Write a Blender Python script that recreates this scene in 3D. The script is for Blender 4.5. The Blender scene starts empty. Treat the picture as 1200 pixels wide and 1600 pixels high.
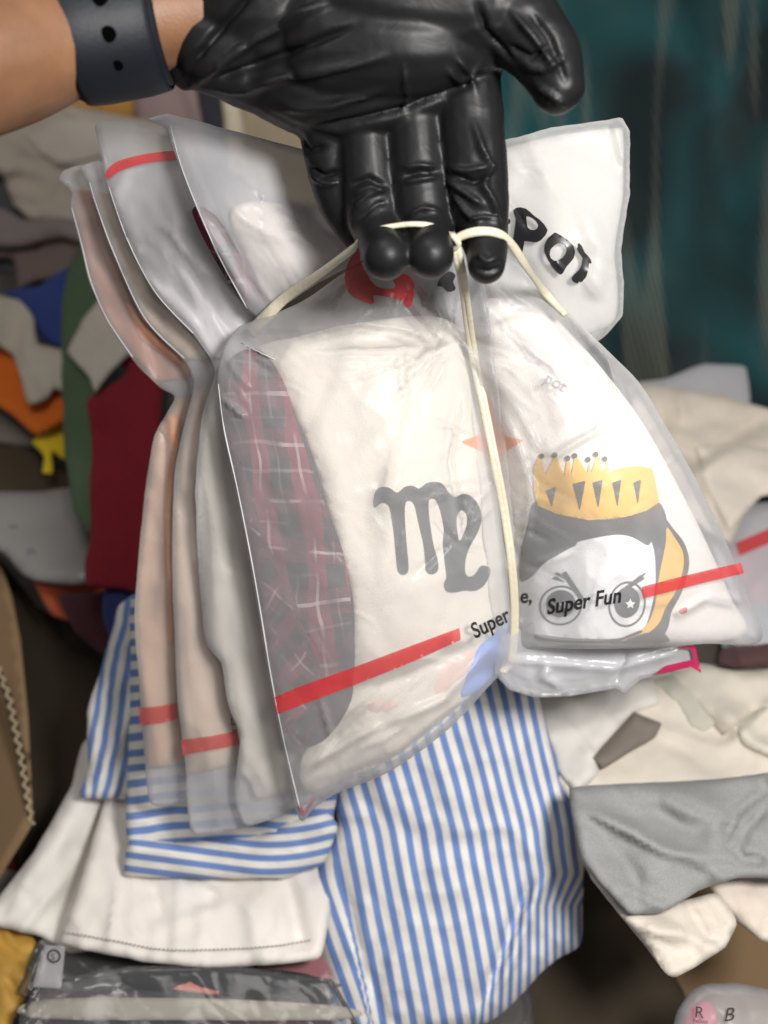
import bpy, math
import numpy as np
from mathutils import Matrix, Vector
from mathutils.geometry import delaunay_2d_cdt

# ------------------------------------------------------------ camera / world / lights
scn = bpy.context.scene
PITCH = math.radians(50); CAM_H = 0.9
HT = math.tan(math.radians(22.5))                   # half width at depth 1
CAM_M = Matrix.Translation((0, 0, CAM_H)) @ Matrix.Rotation(math.pi/2 - PITCH, 4, 'X')
cam_d = bpy.data.cameras.new('camera'); cam = bpy.data.objects.new('camera', cam_d)
scn.collection.objects.link(cam); cam.matrix_world = CAM_M; scn.camera = cam
cam_d.sensor_fit = 'HORIZONTAL'; cam_d.sensor_width = 36
cam_d.lens = 18/HT; cam_d.clip_start = 0.01; cam_d.clip_end = 60
cam_d.dof.use_dof = True; cam_d.dof.focus_distance = 0.43; cam_d.dof.aperture_fstop = 6.3

w = bpy.data.worlds.new('World'); scn.world = w; w.use_nodes = True
w.node_tree.nodes['Background'].inputs[0].default_value = (1.0, 0.96, 0.93, 1)
w.node_tree.nodes['Background'].inputs[1].default_value = 0.19

def lamp(name, loc, target, size, watts, col):
    l = bpy.data.lights.new(name, 'AREA'); l.shape = 'DISK'; l.size = size; l.energy = watts; l.color = col
    o = bpy.data.objects.new(name, l); scn.collection.objects.link(o)
    a = CAM_M @ Vector(loc); b = CAM_M @ Vector(target)
    o.location = a; o.rotation_euler = (b-a).to_track_quat('-Z', 'Y').to_euler()
    return o
lamp('key_lamp', (0.20, 0.12, 0.04), (0.03, -0.10, -0.5), 0.13, 4.5, (1.0, 0.975, 0.945))
lamp('overhead_fill', (-0.2, 0.9, 0.3), (0, -0.1, -0.6), 0.7, 4.6, (1.0, 0.965, 0.92))  # soft fill added from above to lift the shadows, not a fixture
scn.view_settings.view_transform = 'Standard'; scn.view_settings.look = 'None'
scn.view_settings.gamma = 1; scn.view_settings.exposure = 0.02
scn.render.engine = 'CYCLES'
cy = scn.cycles
cy.max_bounces = 10; cy.transparent_max_bounces = 24; cy.diffuse_bounces = 4; cy.glossy_bounces = 3
cy.transmission_bounces = 8; cy.caustics_reflective = False; cy.caustics_refractive = True
cy.blur_glossy = 1.0; cy.sample_clamp_indirect = 4.0; cy.use_denoising = True

# ------------------------------------------------------------ numeric helpers
M3 = np.array(CAM_M.to_3x3()); T3 = np.array(CAM_M.translation)
def P(x, y, d):
    """photo coordinates (1200 x 1600) and a distance -> world points"""
    x = np.asarray(x, float); y = np.asarray(y, float); d = np.asarray(d, float)
    k = 2*HT*d/1200
    L = np.stack(np.broadcast_arrays((x-600)*k, -(y-800)*k, -d), -1)
    return L @ M3.T + T3
def mpp(d): return 2*HT*d/1200
def _h(ix, iy, s):
    n = (ix.astype(np.int64)*374761393 + iy.astype(np.int64)*668265263 + s*974711) & 0xffffffff
    n = ((n ^ (n >> 13))*1274126177) & 0xffffffff
    return ((n ^ (n >> 16)) & 0xffff)/65535.0
def vnoise(x, y, s=0):
    x = np.asarray(x, float); y = np.asarray(y, float)
    ix = np.floor(x); iy = np.floor(y); fx = x-ix; fy = y-iy
    fx = fx*fx*fx*(fx*(fx*6-15)+10); fy = fy*fy*fy*(fy*(fy*6-15)+10)
    a = _h(ix, iy, s); b = _h(ix+1, iy, s); c = _h(ix, iy+1, s); e = _h(ix+1, iy+1, s)
    return (a*(1-fx)+b*fx)*(1-fy) + (c*(1-fx)+e*fx)*fy
def fbm(x, y, s=0, o=3):
    r = 0; a = 1; t = 0
    for i in range(o):
        r = r + a*vnoise(x, y, s+i*17); t += a; a *= .5; x = x*2.03+5.1; y = y*2.03+9.7
    return r/t*2-1
def folds(x, y, ang=90, wl=90, st=4, seed=0, sharp=0.5):
    """soft folds running along direction ang (degrees, in the photo)"""
    a = math.radians(ang); c, s = math.cos(a), math.sin(a)
    u = (x*c+y*s)/(wl*st); v = (-x*s+y*c)/wl
    v = v + .6*fbm(u*1.3, v*.5, seed+3, 2)
    n = fbm(u, v, seed, 2)
    r = 1-np.abs(fbm(u*1.1+7, v*1.2+3, seed+40, 2))*2.2
    return (1-sharp)*n + sharp*r
def crumple(x, y, wl=80, seed=0):
    """faceted, creased film: ridged noise in several directions"""
    wx = x + 30*fbm(x/120, y/120, seed+5, 2); wy = y + 30*fbm(x/120, y/120, seed+9, 2)
    r = 0
    for i, (a, f) in enumerate(((20, 1.), (75, 1.3), (130, 1.7), (160, 2.6))):
        t = math.radians(a); u = (wx*math.cos(t)+wy*math.sin(t))/wl*f; v = (-wx*math.sin(t)+wy*math.cos(t))/(wl*2.6)*f
        r = r + (1-2*np.abs(vnoise(u, v, seed+i*31)*2-1))/f
    return r/2.4
def seg_dist(x, y, pts, closed=False):
    """distance to a polyline and the parameter (0..1) along it"""
    p = np.asarray(pts, float)
    if closed: p = np.vstack([p, p[:1]])
    best = np.full(np.shape(x), 1e9); par = np.zeros(np.shape(x)); n = len(p)-1
    for i in range(n):
        a = p[i, :2]; b = p[i+1, :2]; ab = b-a; L = max(ab@ab, 1e-9)
        t = np.clip(((x-a[0])*ab[0]+(y-a[1])*ab[1])/L, 0, 1)
        d = np.hypot(x-a[0]-t*ab[0], y-a[1]-t*ab[1]); m = d < best
        best = np.where(m, d, best); par = np.where(m, (i+t)/n, par)
    return best, par
def ridge(x, y, pts, wd, h, taper=True):
    """raised ridge (h > 0: towards the viewer) or groove along a polyline, metres"""
    d, t = seg_dist(x, y, pts)
    k = np.minimum(1, np.minimum(t, 1-t)*5) if taper else 1
    return h*np.exp(-(d/wd)**2)*(k*.85+.15 if taper else 1)
def ridges(x, y, lst):
    r = 0
    for pts, wd, h in lst: r = r + ridge(x, y, pts, wd, h)
    return r
def spline(pts, n=8, closed=True, ten=.5):
    p = np.asarray(pts, float); N = len(p); out = []
    rng = range(N) if closed else range(N-1)
    for i in rng:
        if closed: a, b, c, d = p[(i-1) % N], p[i], p[(i+1) % N], p[(i+2) % N]
        else: a, b, c, d = p[max(i-1, 0)], p[i], p[i+1], p[min(i+2, N-1)]
        for k in range(n):
            t = k/n
            m1 = ten*(c-a); m2 = ten*(d-b); out.append((2*t**3-3*t*t+1)*b+(t**3-2*t*t+t)*m1+(-2*t**3+3*t*t)*c+(t**3-t*t)*m2)
    if not closed: out.append(p[-1])
    return np.array(out)
def resample(p, step, closed=True):
    q = np.vstack([p, p[:1]]) if closed else p
    s = np.r_[0, np.cumsum(np.hypot(*np.diff(q[:, :2], axis=0).T))]
    n = max(3, int(round(s[-1]/step)))
    t = np.linspace(0, s[-1], n+1)
    if closed: t = t[:-1]
    return np.stack([np.interp(t, s, q[:, k]) for k in range(q.shape[1])], 1)
def inside(x, y, edges):
    c = np.zeros(x.shape, bool)
    for (x1, y1), (x2, y2) in edges:
        if y1 == y2: continue
        m = (y1 > y) != (y2 > y)
        c ^= m & (x < (x2-x1)*(y-y1)/(y2-y1)+x1)
    return c
RNG = np.random.RandomState(7)
def fill_edges(pts, edges, step, dist_pts=True):
    """triangulate the even-odd inside of a set of edges with inner points every `step`"""
    E = [(pts[a], pts[b]) for a, b in edges]
    lo = pts.min(0); hi = pts.max(0)
    gx, gy = np.meshgrid(np.arange(lo[0], hi[0], step), np.arange(lo[1], hi[1], step*.87))
    gx[1::2] += step/2
    gx = gx.ravel()+RNG.uniform(-.12, .12, gx.size)*step; gy = gy.ravel()+RNG.uniform(-.12, .12, gy.size)*step
    m = inside(gx, gy, E); gx, gy = gx[m], gy[m]
    if gx.size:
        best = np.full(gx.shape, 1e9)
        for a, b in E:
            ab = b-a; L = max(ab@ab, 1e-9); t = np.clip(((gx-a[0])*ab[0]+(gy-a[1])*ab[1])/L, 0, 1)
            best = np.minimum(best, np.hypot(gx-a[0]-t*ab[0], gy-a[1]-t*ab[1]))
        m = best > step*.45; gx, gy = gx[m], gy[m]
    allp = np.vstack([pts, np.stack([gx, gy], 1)]) if gx.size else pts
    vs, es, fs, *_ = delaunay_2d_cdt([Vector(p) for p in allp], [tuple(e) for e in edges], [], 0, 1e-4)
    v = np.array([tuple(p) for p in vs]); f = np.array([t for t in fs if len(t) == 3])
    c = v[f].mean(1); f = f[inside(c[:, 0], c[:, 1], E)]
    return v, f
def loops(contours):
    pts = []; ed = []; o = 0
    for c in contours:
        n = len(c); pts.append(c); ed += [(o+i, o+(i+1) % n) for i in range(n)]; o += n
    return np.vstack(pts), ed

def make_mesh(name, V, F, mat, parent=None, uv=None, smooth=True):
    me = bpy.data.meshes.new(name); me.from_pydata([tuple(v) for v in V], [], [tuple(int(i) for i in f) for f in F])
    if uv is not None:
        l = me.uv_layers.new(name='UVMap'); vi = np.zeros(len(me.loops), np.int32); me.loops.foreach_get('vertex_index', vi)
        l.data.foreach_set('uv', uv[vi].astype(np.float32).ravel())
    if smooth: me.polygons.foreach_set('use_smooth', [True]*len(me.polygons))
    if mat: me.materials.append(mat)
    me.update()
    o = bpy.data.objects.new(name, me); scn.collection.objects.link(o)
    if parent: o.parent = parent; o.matrix_parent_inverse = parent.matrix_world.inverted()
    return o
def tag(o, label=None, cat=None, group=None, kind=None):
    if label: o['label'] = label
    if cat: o['category'] = cat
    if group: o['group'] = group
    if kind: o['kind'] = kind
    return o
def thing(name, loc, label, cat, group=None):
    o = bpy.data.objects.new(name, None); scn.collection.objects.link(o); o.empty_display_size = .02
    o.location = loc; bpy.context.view_layer.update()
    return tag(o, label, cat, group)

def sheet(name, outline, depth, mat, parent=None, step=9, thick=.0012, puff=0., back=0., R=60, roll=0., smooth=True,
          uvf=None, ragged=0., seed=0, ten=.5):
    """A cloth or film with an outline, its own distance field and real thickness.
    puff: how far the middle swells to the front; back: how far the back wall lies behind; roll: edge rolls away."""
    c = spline(outline, 6, True, ten) if smooth else np.asarray(outline, float)
    c = resample(c, step)
    if ragged:
        t = np.arange(len(c)); c = c + ragged*np.stack([fbm(t*.31, t*0+.3, seed+1, 2), fbm(t*.31, t*0+9.3, seed+2, 2)], 1)
    pts, ed = loops([c]); v, f = fill_edges(pts, ed, step)
    x, y = v[:, 0], v[:, 1]
    dist, _ = seg_dist(x, y, c, True)
    e = np.clip(dist/R, 0, 1); prof = np.sqrt(np.clip(1-(1-e)**2, 0, 1))
    d = depth(x, y)
    df = d - puff*prof + roll*(1-e)**2
    db = d + roll*(1-e)**2 + back*prof + thick
    return closed(name, v, f, df, db, mat, parent, uvf)
def closed(name, v, f, df, db, mat, parent, uvf=None, shell=True):
    x, y = v[:, 0], v[:, 1]; n = len(v)
    cr = (v[f[:, 1], 0]-v[f[:, 0], 0])*(v[f[:, 2], 1]-v[f[:, 0], 1])-(v[f[:, 1], 1]-v[f[:, 0], 1])*(v[f[:, 2], 0]-v[f[:, 0], 0])
    f = np.where((cr > 0)[:, None], f[:, ::-1], f)       # image y runs down
    if not shell:
        return make_mesh(name, P(x, y, df), [tuple(t) for t in f], mat, parent, np.stack([x/100, -y/100], 1))
    V = np.vstack([P(x, y, df), P(x, y, db)])
    cnt = {}
    for a, b, c2 in f:
        for p, q in ((a, b), (b, c2), (c2, a)):
            cnt[(p, q)] = 1
    F = [tuple(t) for t in f] + [tuple(t[::-1]+n) for t in f]
    for (p, q) in cnt:
        if (q, p) not in cnt: F.append((q, p, p+n, q+n))
    uv = np.stack([x/100, -y/100], 1) if uvf is None else np.stack(uvf(x, y), 1)
    return make_mesh(name, V, F, mat, parent, np.vstack([uv, uv]))
def decal(name, contours, surf, mat, parent, eps=.0004, step=7, smooth=True, thick=.0002, edges=None):
    """ink lying on a surface: same distance field as the surface, eps in front of it"""
    if edges is None:
        cs = [resample(spline(c, 6) if smooth else np.asarray(c, float), min(step, 4)) for c in contours]
        pts, ed = loops(cs)
    else: pts, ed = edges
    v, f = fill_edges(pts, ed, step)
    d = surf(v[:, 0], v[:, 1])
    return closed(name, v, f, d-eps, d-eps+thick, mat, parent, None, False)
def text_edges(s, ox, oy, ang, size, shear=0., fat=.0, sx=1.):
    cu = bpy.data.curves.new('t', 'FONT'); cu.body = s; cu.size = 1; cu.resolution_u = 4; cu.offset = fat
    o = bpy.data.objects.new('t', cu); scn.collection.objects.link(o)
    dg = bpy.context.evaluated_depsgraph_get(); me = o.evaluated_get(dg).to_mesh()
    V = np.array([tuple(v.co)[:2] for v in me.vertices]); cnt = {}
    key = {}; rem = []
    for i, p in enumerate(V): rem.append(key.setdefault((round(p[0], 5), round(p[1], 5)), i))
    for p in me.polygons:
        vs = [rem[i] for i in p.vertices]
        for a, b in zip(vs, vs[1:]+vs[:1]):
            if a != b: k = (min(a, b), max(a, b)); cnt[k] = cnt.get(k, 0)+1
    bpy.data.objects.remove(o); bpy.data.curves.remove(cu)
    ed = [k for k, c in cnt.items() if c == 1]; use = sorted({i for e in ed for i in e}); mp = {i: j for j, i in enumerate(use)}
    V = V[use]; ed = [(mp[a], mp[b]) for a, b in ed]
    u = (V[:, 0]*sx+shear*V[:, 1])*size; t = V[:, 1]*size; a = math.radians(ang); c, s_ = math.cos(a), math.sin(a)
    return np.stack([ox+u*c+t*s_, oy+u*s_-t*c], 1), ed

def tube(pts, r, nseg=10, flat=1., smooth=6, step=None, cap=True):
    """tube through world points [(x,y,d)] in photo coordinates; returns V,F"""
    p = spline(pts, smooth, False); W = P(p[:, 0], p[:, 1], p[:, 2]); n = len(W)
    rr = np.interp(np.linspace(0, 1, n), np.linspace(0, 1, len(np.atleast_1d(r))), np.atleast_1d(r)) if np.ndim(r) else np.full(n, r)
    T = np.gradient(W, axis=0); T /= np.linalg.norm(T, axis=1)[:, None]
    vd = M3 @ np.array([0, 0, 1.]); V = []; F = []
    for i in range(n):
        a = np.cross(T[i], vd); a /= np.linalg.norm(a)+1e-9; b = np.cross(a, T[i])
        for k in range(nseg):
            t = 2*math.pi*k/nseg; V.append(W[i]+rr[i]*(a*math.cos(t)+b*math.sin(t)*flat))
    for i in range(n-1):
        for k in range(nseg):
            k2 = (k+1) % nseg; F.append((i*nseg+k, i*nseg+k2, (i+1)*nseg+k2, (i+1)*nseg+k))
    if cap: F.append(tuple(range(nseg))[::-1]); F.append(tuple((n-1)*nseg+k for k in range(nseg)))
    return V, F
def join(parts):
    V = []; F = []
    for v, f in parts:
        o = len(V); V += list(v); F += [tuple(i+o for i in t) for t in f]
    return V, F

# ------------------------------------------------------------ materials
def mat(name):
    m = bpy.data.materials.new(name); m.use_nodes = True; nt = m.node_tree; nt.nodes.clear()
    out = nt.nodes.new('ShaderNodeOutputMaterial'); return m, nt, out
def N(nt, t, **kw):
    n = nt.nodes.new('ShaderNode'+t)
    for k, v in kw.items():
        if k.startswith('i_'): n.inputs[k[2:].replace('_', ' ')].default_value = v
        else: setattr(n, k, v)
    return n
def L(nt, a, b): nt.links.new(a, b)
def c4(c): return (c[0], c[1], c[2], 1)
def bump(nt, src, strength, dist=.001, prev=None):
    b = N(nt, 'Bump'); b.inputs['Strength'].default_value = strength; b.inputs['Distance'].default_value = dist
    L(nt, src, b.inputs['Height'])
    if prev: L(nt, prev, b.inputs['Normal'])
    return b.outputs['Normal']
def cloth_mat(name, col, rough=.9, col2=None, stripe=None, weave=1.0, knit=False, mottle=.12):
    m, nt, out = mat(name); b = N(nt, 'BsdfPrincipled'); b.inputs['Roughness'].default_value = rough
    b.inputs['Specular IOR Level'].default_value = .2; b.inputs['Sheen Weight'].default_value = .08
    tc = N(nt, 'TexCoord'); mp = tc.outputs['Object']
    n1 = N(nt, 'TexNoise'); n1.inputs['Scale'].default_value = 30; n1.inputs['Detail'].default_value = 4; L(nt, mp, n1.inputs['Vector'])
    base = N(nt, 'MixRGB'); base.blend_type = 'MIX'
    base.inputs[1].default_value = c4([c*(1-mottle) for c in col]); base.inputs[2].default_value = c4([min(1, c*(1+mottle)) for c in col])
    L(nt, n1.outputs[0], base.inputs[0]); colout = base.outputs[0]
    if stripe:   # stripe = (duty, softness): the U coordinate counts stripes
        sp = N(nt, 'SeparateXYZ'); L(nt, tc.outputs['UV'], sp.inputs[0])
        fr = N(nt, 'Math', operation='PINGPONG'); L(nt, sp.outputs[0], fr.inputs[0]); fr.inputs[1].default_value = .5
        mr = N(nt, 'MapRange'); mr.inputs[1].default_value = stripe[0]/2-stripe[1]; mr.inputs[2].default_value = stripe[0]/2+stripe[1]
        L(nt, fr.outputs[0], mr.inputs[0])
        mx = N(nt, 'MixRGB'); mx.inputs[1].default_value = c4(col2); L(nt, mr.outputs[0], mx.inputs[0]); L(nt, colout, mx.inputs[2]); colout = mx.outputs[0]
    fine = N(nt, 'TexNoise'); fine.inputs['Scale'].default_value = 900 if not knit else 1100; fine.inputs['Detail'].default_value = 2
    L(nt, mp, fine.inputs['Vector'])
    if knit:
        mx = N(nt, 'MixRGB', blend_type='MULTIPLY'); mx.inputs[0].default_value = .55
        cr = N(nt, 'MapRange'); cr.inputs[1].default_value = .3; cr.inputs[2].default_value = .7; cr.inputs[3].default_value = .7; cr.inputs[4].default_value = 1.05
        L(nt, fine.outputs[0], cr.inputs[0]); L(nt, colout, mx.inputs[1]); L(nt, cr.outputs[0], mx.inputs[2]); colout = mx.outputs[0]
    L(nt, colout, b.inputs['Base Color'])
    nn = bump(nt, fine.outputs[0], .35*weave, .0006)
    n3 = N(nt, 'TexNoise'); n3.inputs['Scale'].default_value = 55; n3.inputs['Detail'].default_value = 3; n3.inputs['Distortion'].default_value = .6
    L(nt, mp, n3.inputs['Vector']); nn = bump(nt, n3.outputs[0], .18, .004, nn)
    rn = N(nt, 'TexNoise', noise_type='RIDGED_MULTIFRACTAL'); rn.inputs['Scale'].default_value = 16; rn.inputs['Detail'].default_value = 3; rn.inputs['Distortion'].default_value = 1.0; L(nt, mp, rn.inputs['Vector']); nn = bump(nt, rn.outputs[0], .22, .004, nn)
    L(nt, nn, b.inputs['Normal']); L(nt, b.outputs[0], out.inputs[0]); return m
def flat_mat(name, col, rough=.6, spec=.3, metal=0., bmp=0., scale=200, coat=0.):
    m, nt, out = mat(name); b = N(nt, 'BsdfPrincipled'); b.inputs['Roughness'].default_value = rough
    b.inputs['Specular IOR Level'].default_value = spec; b.inputs['Metallic'].default_value = metal; b.inputs['Coat Weight'].default_value = coat
    b.inputs['Base Color'].default_value = c4(col)
    if bmp:
        tc = N(nt, 'TexCoord'); n = N(nt, 'TexNoise'); n.inputs['Scale'].default_value = scale; n.inputs['Detail'].default_value = 3
        L(nt, tc.outputs['Object'], n.inputs['Vector']); L(nt, bump(nt, n.outputs[0], bmp, .002), b.inputs['Normal'])
    L(nt, b.outputs[0], out.inputs[0]); return m
def film_mat(name, haze=.3, blur=.3, tint=(.93, .93, .95), rough=.36, gloss=.5, alb=.97, ior=1.35, brough=.45):
    """frosted polythene: part clear, part blurring, part milky"""
    m, nt, out = mat(name); tc = N(nt, 'TexCoord')
    n = N(nt, 'TexNoise'); n.inputs['Scale'].default_value = 38; n.inputs['Detail'].default_value = 4; n.inputs['Distortion'].default_value = 1.2
    L(nt, tc.outputs['Object'], n.inputs['Vector'])
    nf = N(nt, 'TexNoise'); nf.inputs['Scale'].default_value = 1500; L(nt, tc.outputs['Object'], nf.inputs['Vector'])
    rn = N(nt, 'TexNoise', noise_type='RIDGED_MULTIFRACTAL'); rn.inputs['Scale'].default_value = 14; rn.inputs['Detail'].default_value = 3; rn.inputs['Distortion'].default_value = .8; L(nt, tc.outputs['Object'], rn.inputs['Vector'])
    nn = bump(nt, n.outputs[0], .12, .004); nn = bump(nt, rn.outputs[0], .10, .004, nn); nn = bump(nt, nf.outputs[0], .12, .0004, nn)
    d = N(nt, 'BsdfDiffuse'); d.inputs[0].default_value = c4([alb*t for t in tint]); L(nt, nn, d.inputs['Normal'])
    t = N(nt, 'BsdfTranslucent'); t.inputs[0].default_value = c4([alb*t_ for t_ in tint]); L(nt, nn, t.inputs['Normal'])
    mk = N(nt, 'MixShader'); mk.inputs[0].default_value = .35; L(nt, d.outputs[0], mk.inputs[1]); L(nt, t.outputs[0], mk.inputs[2])
    tr = N(nt, 'BsdfTransparent'); tr.inputs[0].default_value = (.98, .98, .98, 1)
    rf = N(nt, 'BsdfRefraction'); rf.inputs['Color'].default_value = (.98, .98, .98, 1); rf.inputs['IOR'].default_value = ior; rf.inputs['Roughness'].default_value = brough
    see = N(nt, 'MixShader'); see.inputs[0].default_value = blur; L(nt, tr.outputs[0], see.inputs[1]); L(nt, rf.outputs[0], see.inputs[2])
    # the milky share grows where the film is seen edge-on
    lw = N(nt, 'LayerWeight'); lw.inputs[0].default_value = .35; L(nt, nn, lw.inputs['Normal'])
    mr = N(nt, 'MapRange'); mr.inputs[3].default_value = haze; mr.inputs[4].default_value = min(1, haze*2.4); L(nt, lw.outputs['Facing'], mr.inputs[0])
    mm = N(nt, 'MixShader'); L(nt, mr.outputs[0], mm.inputs[0]); L(nt, see.outputs[0], mm.inputs[1]); L(nt, mk.outputs[0], mm.inputs[2])
    g = N(nt, 'BsdfGlossy'); g.inputs['Roughness'].default_value = rough; L(nt, nn, g.inputs['Normal'])
    fr = N(nt, 'Fresnel'); fr.inputs[0].default_value = 1.45; L(nt, nn, fr.inputs['Normal'])
    mu = N(nt, 'Math', operation='MULTIPLY'); mu.inputs[1].default_value = gloss; L(nt, fr.outputs[0], mu.inputs[0]); mu.use_clamp = True
    o2 = N(nt, 'MixShader'); L(nt, mu.outputs[0], o2.inputs[0]); L(nt, mm.outputs[0], o2.inputs[1]); L(nt, g.outputs[0], o2.inputs[2])
    L(nt, o2.outputs[0], out.inputs[0]); return m
def ink_mat(name, col, alpha=.85, rough=.4):
    m, nt, out = mat(name); b = N(nt, 'BsdfPrincipled'); b.inputs['Roughness'].default_value = rough; b.inputs['Base Color'].default_value = c4(col)
    b.inputs['Alpha'].default_value = alpha; L(nt, b.outputs[0], out.inputs[0]); return m
def plaid_mat(name):
    m, nt, out = mat(name); b = N(nt, 'BsdfPrincipled'); b.inputs['Roughness'].default_value = .9
    tc = N(nt, 'TexCoord'); sp = N(nt, 'SeparateXYZ'); L(nt, tc.outputs['UV'], sp.inputs[0])
    def band(sock, period, lo, hi, off=0.):
        a = N(nt, 'Math', operation='MULTIPLY_ADD'); a.inputs[1].default_value = 1/period; a.inputs[2].default_value = off; L(nt, sock, a.inputs[0])
        f = N(nt, 'Math', operation='FRACT'); L(nt, a.outputs[0], f.inputs[0])
        g = N(nt, 'Math', operation='GREATER_THAN'); g.inputs[1].default_value = lo; L(nt, f.outputs[0], g.inputs[0])
        l = N(nt, 'Math', operation='LESS_THAN'); l.inputs[1].default_value = hi; L(nt, f.outputs[0], l.inputs[0])
        x = N(nt, 'Math', operation='MULTIPLY'); L(nt, g.outputs[0], x.inputs[0]); L(nt, l.outputs[0], x.inputs[1]); return x.outputs[0]
    col = None; cur = None
    def mix(fac_sock, k, c, cur):
        x = N(nt, 'MixRGB'); mu = N(nt, 'Math', operation='MULTIPLY'); mu.inputs[1].default_value = k; L(nt, fac_sock, mu.inputs[0]); L(nt, mu.outputs[0], x.inputs[0])
        if cur is None: x.inputs[1].default_value = (.012, .008, .012, 1)
        else: L(nt, cur, x.inputs[1])
        x.inputs[2].default_value = c4(c); return x.outputs[0]
    U, V = sp.outputs[0], sp.outputs[1]
    cur = mix(band(U, 1.0, .0, .5), .8, (.21, .012, .035), cur)
    cur = mix(band(V, 1.0, .0, .5), .5, (.15, .012, .03), cur)
    nz = N(nt, 'TexNoise'); nz.inputs['Scale'].default_value = 1.1; L(nt, tc.outputs['UV'], nz.inputs['Vector']); nr = N(nt, 'MapRange'); nr.inputs[1].default_value = .42; nr.inputs[2].default_value = .62; L(nt, nz.outputs[0], nr.inputs[0])
    def brk(f):
        q = N(nt, 'Math', operation='MULTIPLY'); L(nt, f, q.inputs[0]); L(nt, nr.outputs[0], q.inputs[1]); return q.outputs[0]
    for s in (U, V):
        cur = mix(brk(band(s, 1.0, .21, .28)), .42, (.75, .68, .66), cur)
        cur = mix(brk(band(s, 1.0, .70, .75)), .22, (.6, .5, .5), cur)
    L(nt, cur, b.inputs['Base Color']); L(nt, b.outputs[0], out.inputs[0]); return m

FILM = film_mat('frosted_film', .24, .0)
FILM_B = film_mat('frosted_film_milky', .27, .0)
FILM_R = film_mat('frosted_film_grey', .40, .0, tint=(.92, .92, .96))
CLEAR = film_mat('clear_polybag', .07, .06, rough=.12, gloss=1.4, brough=.15)
SEAM = flat_mat('film_seam', (.6, .6, .62), .35, .4)
RED = ink_mat('red_ink', (.58, .04, .045), .78); RED2 = ink_mat('red_ink_faded', (.50, .07, .07), .66); BLACK = ink_mat('black_ink', (.012, .012, .014), .97, .3)
GREY_INK = ink_mat('grey_ink', (.035, .037, .045), .95, .8); GOLD_INK = ink_mat('gold_ink', (.85, .48, .055), .97, .8)
DK_INK = ink_mat('dark_print_ink', (.018, .019, .024), .97, .8); PEACH_INK = ink_mat('orange_print_ink', (.80, .20, .015), 1, .8)
WHITE_INK = ink_mat('white_print_ink', (.90, .90, .90), 1, .8); MAGENTA = ink_mat('magenta_plastic', (.42, .012, .08), .95); PALE_INK = ink_mat('pale_grey_ink', (.3, .3, .33), .6)
CREAM = cloth_mat('cream_cotton', (.70, .64, .56)); WHITE = cloth_mat('white_cotton', (.78, .75, .70)); OFFW = cloth_mat('offwhite_cotton', (.66, .62, .56))
WARMW = cloth_mat('warm_white_cotton', (.80, .75, .70))
PLAID = plaid_mat('plaid_cotton')
STRIPE = cloth_mat('blue_striped_cotton', (.80, .77, .72), col2=(.165, .265, .55), stripe=(.49, .05), mottle=.05)
RIBBON = flat_mat('raffia', (.60, .55, .42), .38, .5, bmp=.25, scale=350)

# ------------------------------------------------------------ floor and the pile behind
def pile(y, hp=.62):
    t = (np.asarray(y, float)-800)/1200*2*HT
    d = hp/np.maximum(.766+.643*t, .3)
    return -np.log(np.exp(-d*14)+np.exp(-.98*14))/14
me = bpy.data.meshes.new('floor'); me.from_pydata([(-6, -3, 0), (6, -3, 0), (6, 8, 0), (-6, 8, 0)], [], [(0, 1, 2, 3)])
me.materials.append(cloth_mat('dark_concrete', (.05, .045, .04))); fl = bpy.data.objects.new('floor', me); scn.collection.objects.link(fl); tag(fl, kind='structure')
me = bpy.data.meshes.new('back_wall'); me.from_pydata([(-6, 1.9, 0), (6, 1.9, 0), (6, 1.9, 3), (-6, 1.9, 3)], [], [(0, 1, 2, 3)])
me.materials.append(flat_mat('grey_wall', (.12, .12, .12), .9)); wl = bpy.data.objects.new('wall', me); scn.collection.objects.link(wl); tag(wl, kind='structure')

def cloth(name, outline, lift, m, label, cat, amp=.008, ang=60, wl=80, st=3, seed=1, rid=(), thick=.0018, roll=.003, R=11, step=8, group=None,
          hp=.62, puff=.002, uvf=None, smooth=True, dfn=None, sharp=.5, back=.01, ragged=1.5, cr=.003):
    def dep(x, y):
        base = (pile(y, hp) if dfn is None else dfn(x, y)) - lift
        return base - amp*folds(x, y, ang, wl, st, seed, sharp) - cr*crumple(x, y, 52, seed+200) - ridges(x, y, rid)
    o = sheet(name, outline, dep, m, None, step, thick, puff, back, R, roll, smooth, uvf, ragged, seed, .12)
    tag(o, label, cat, group); o['dep'] = 0; del o['dep']
    return o, dep
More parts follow.
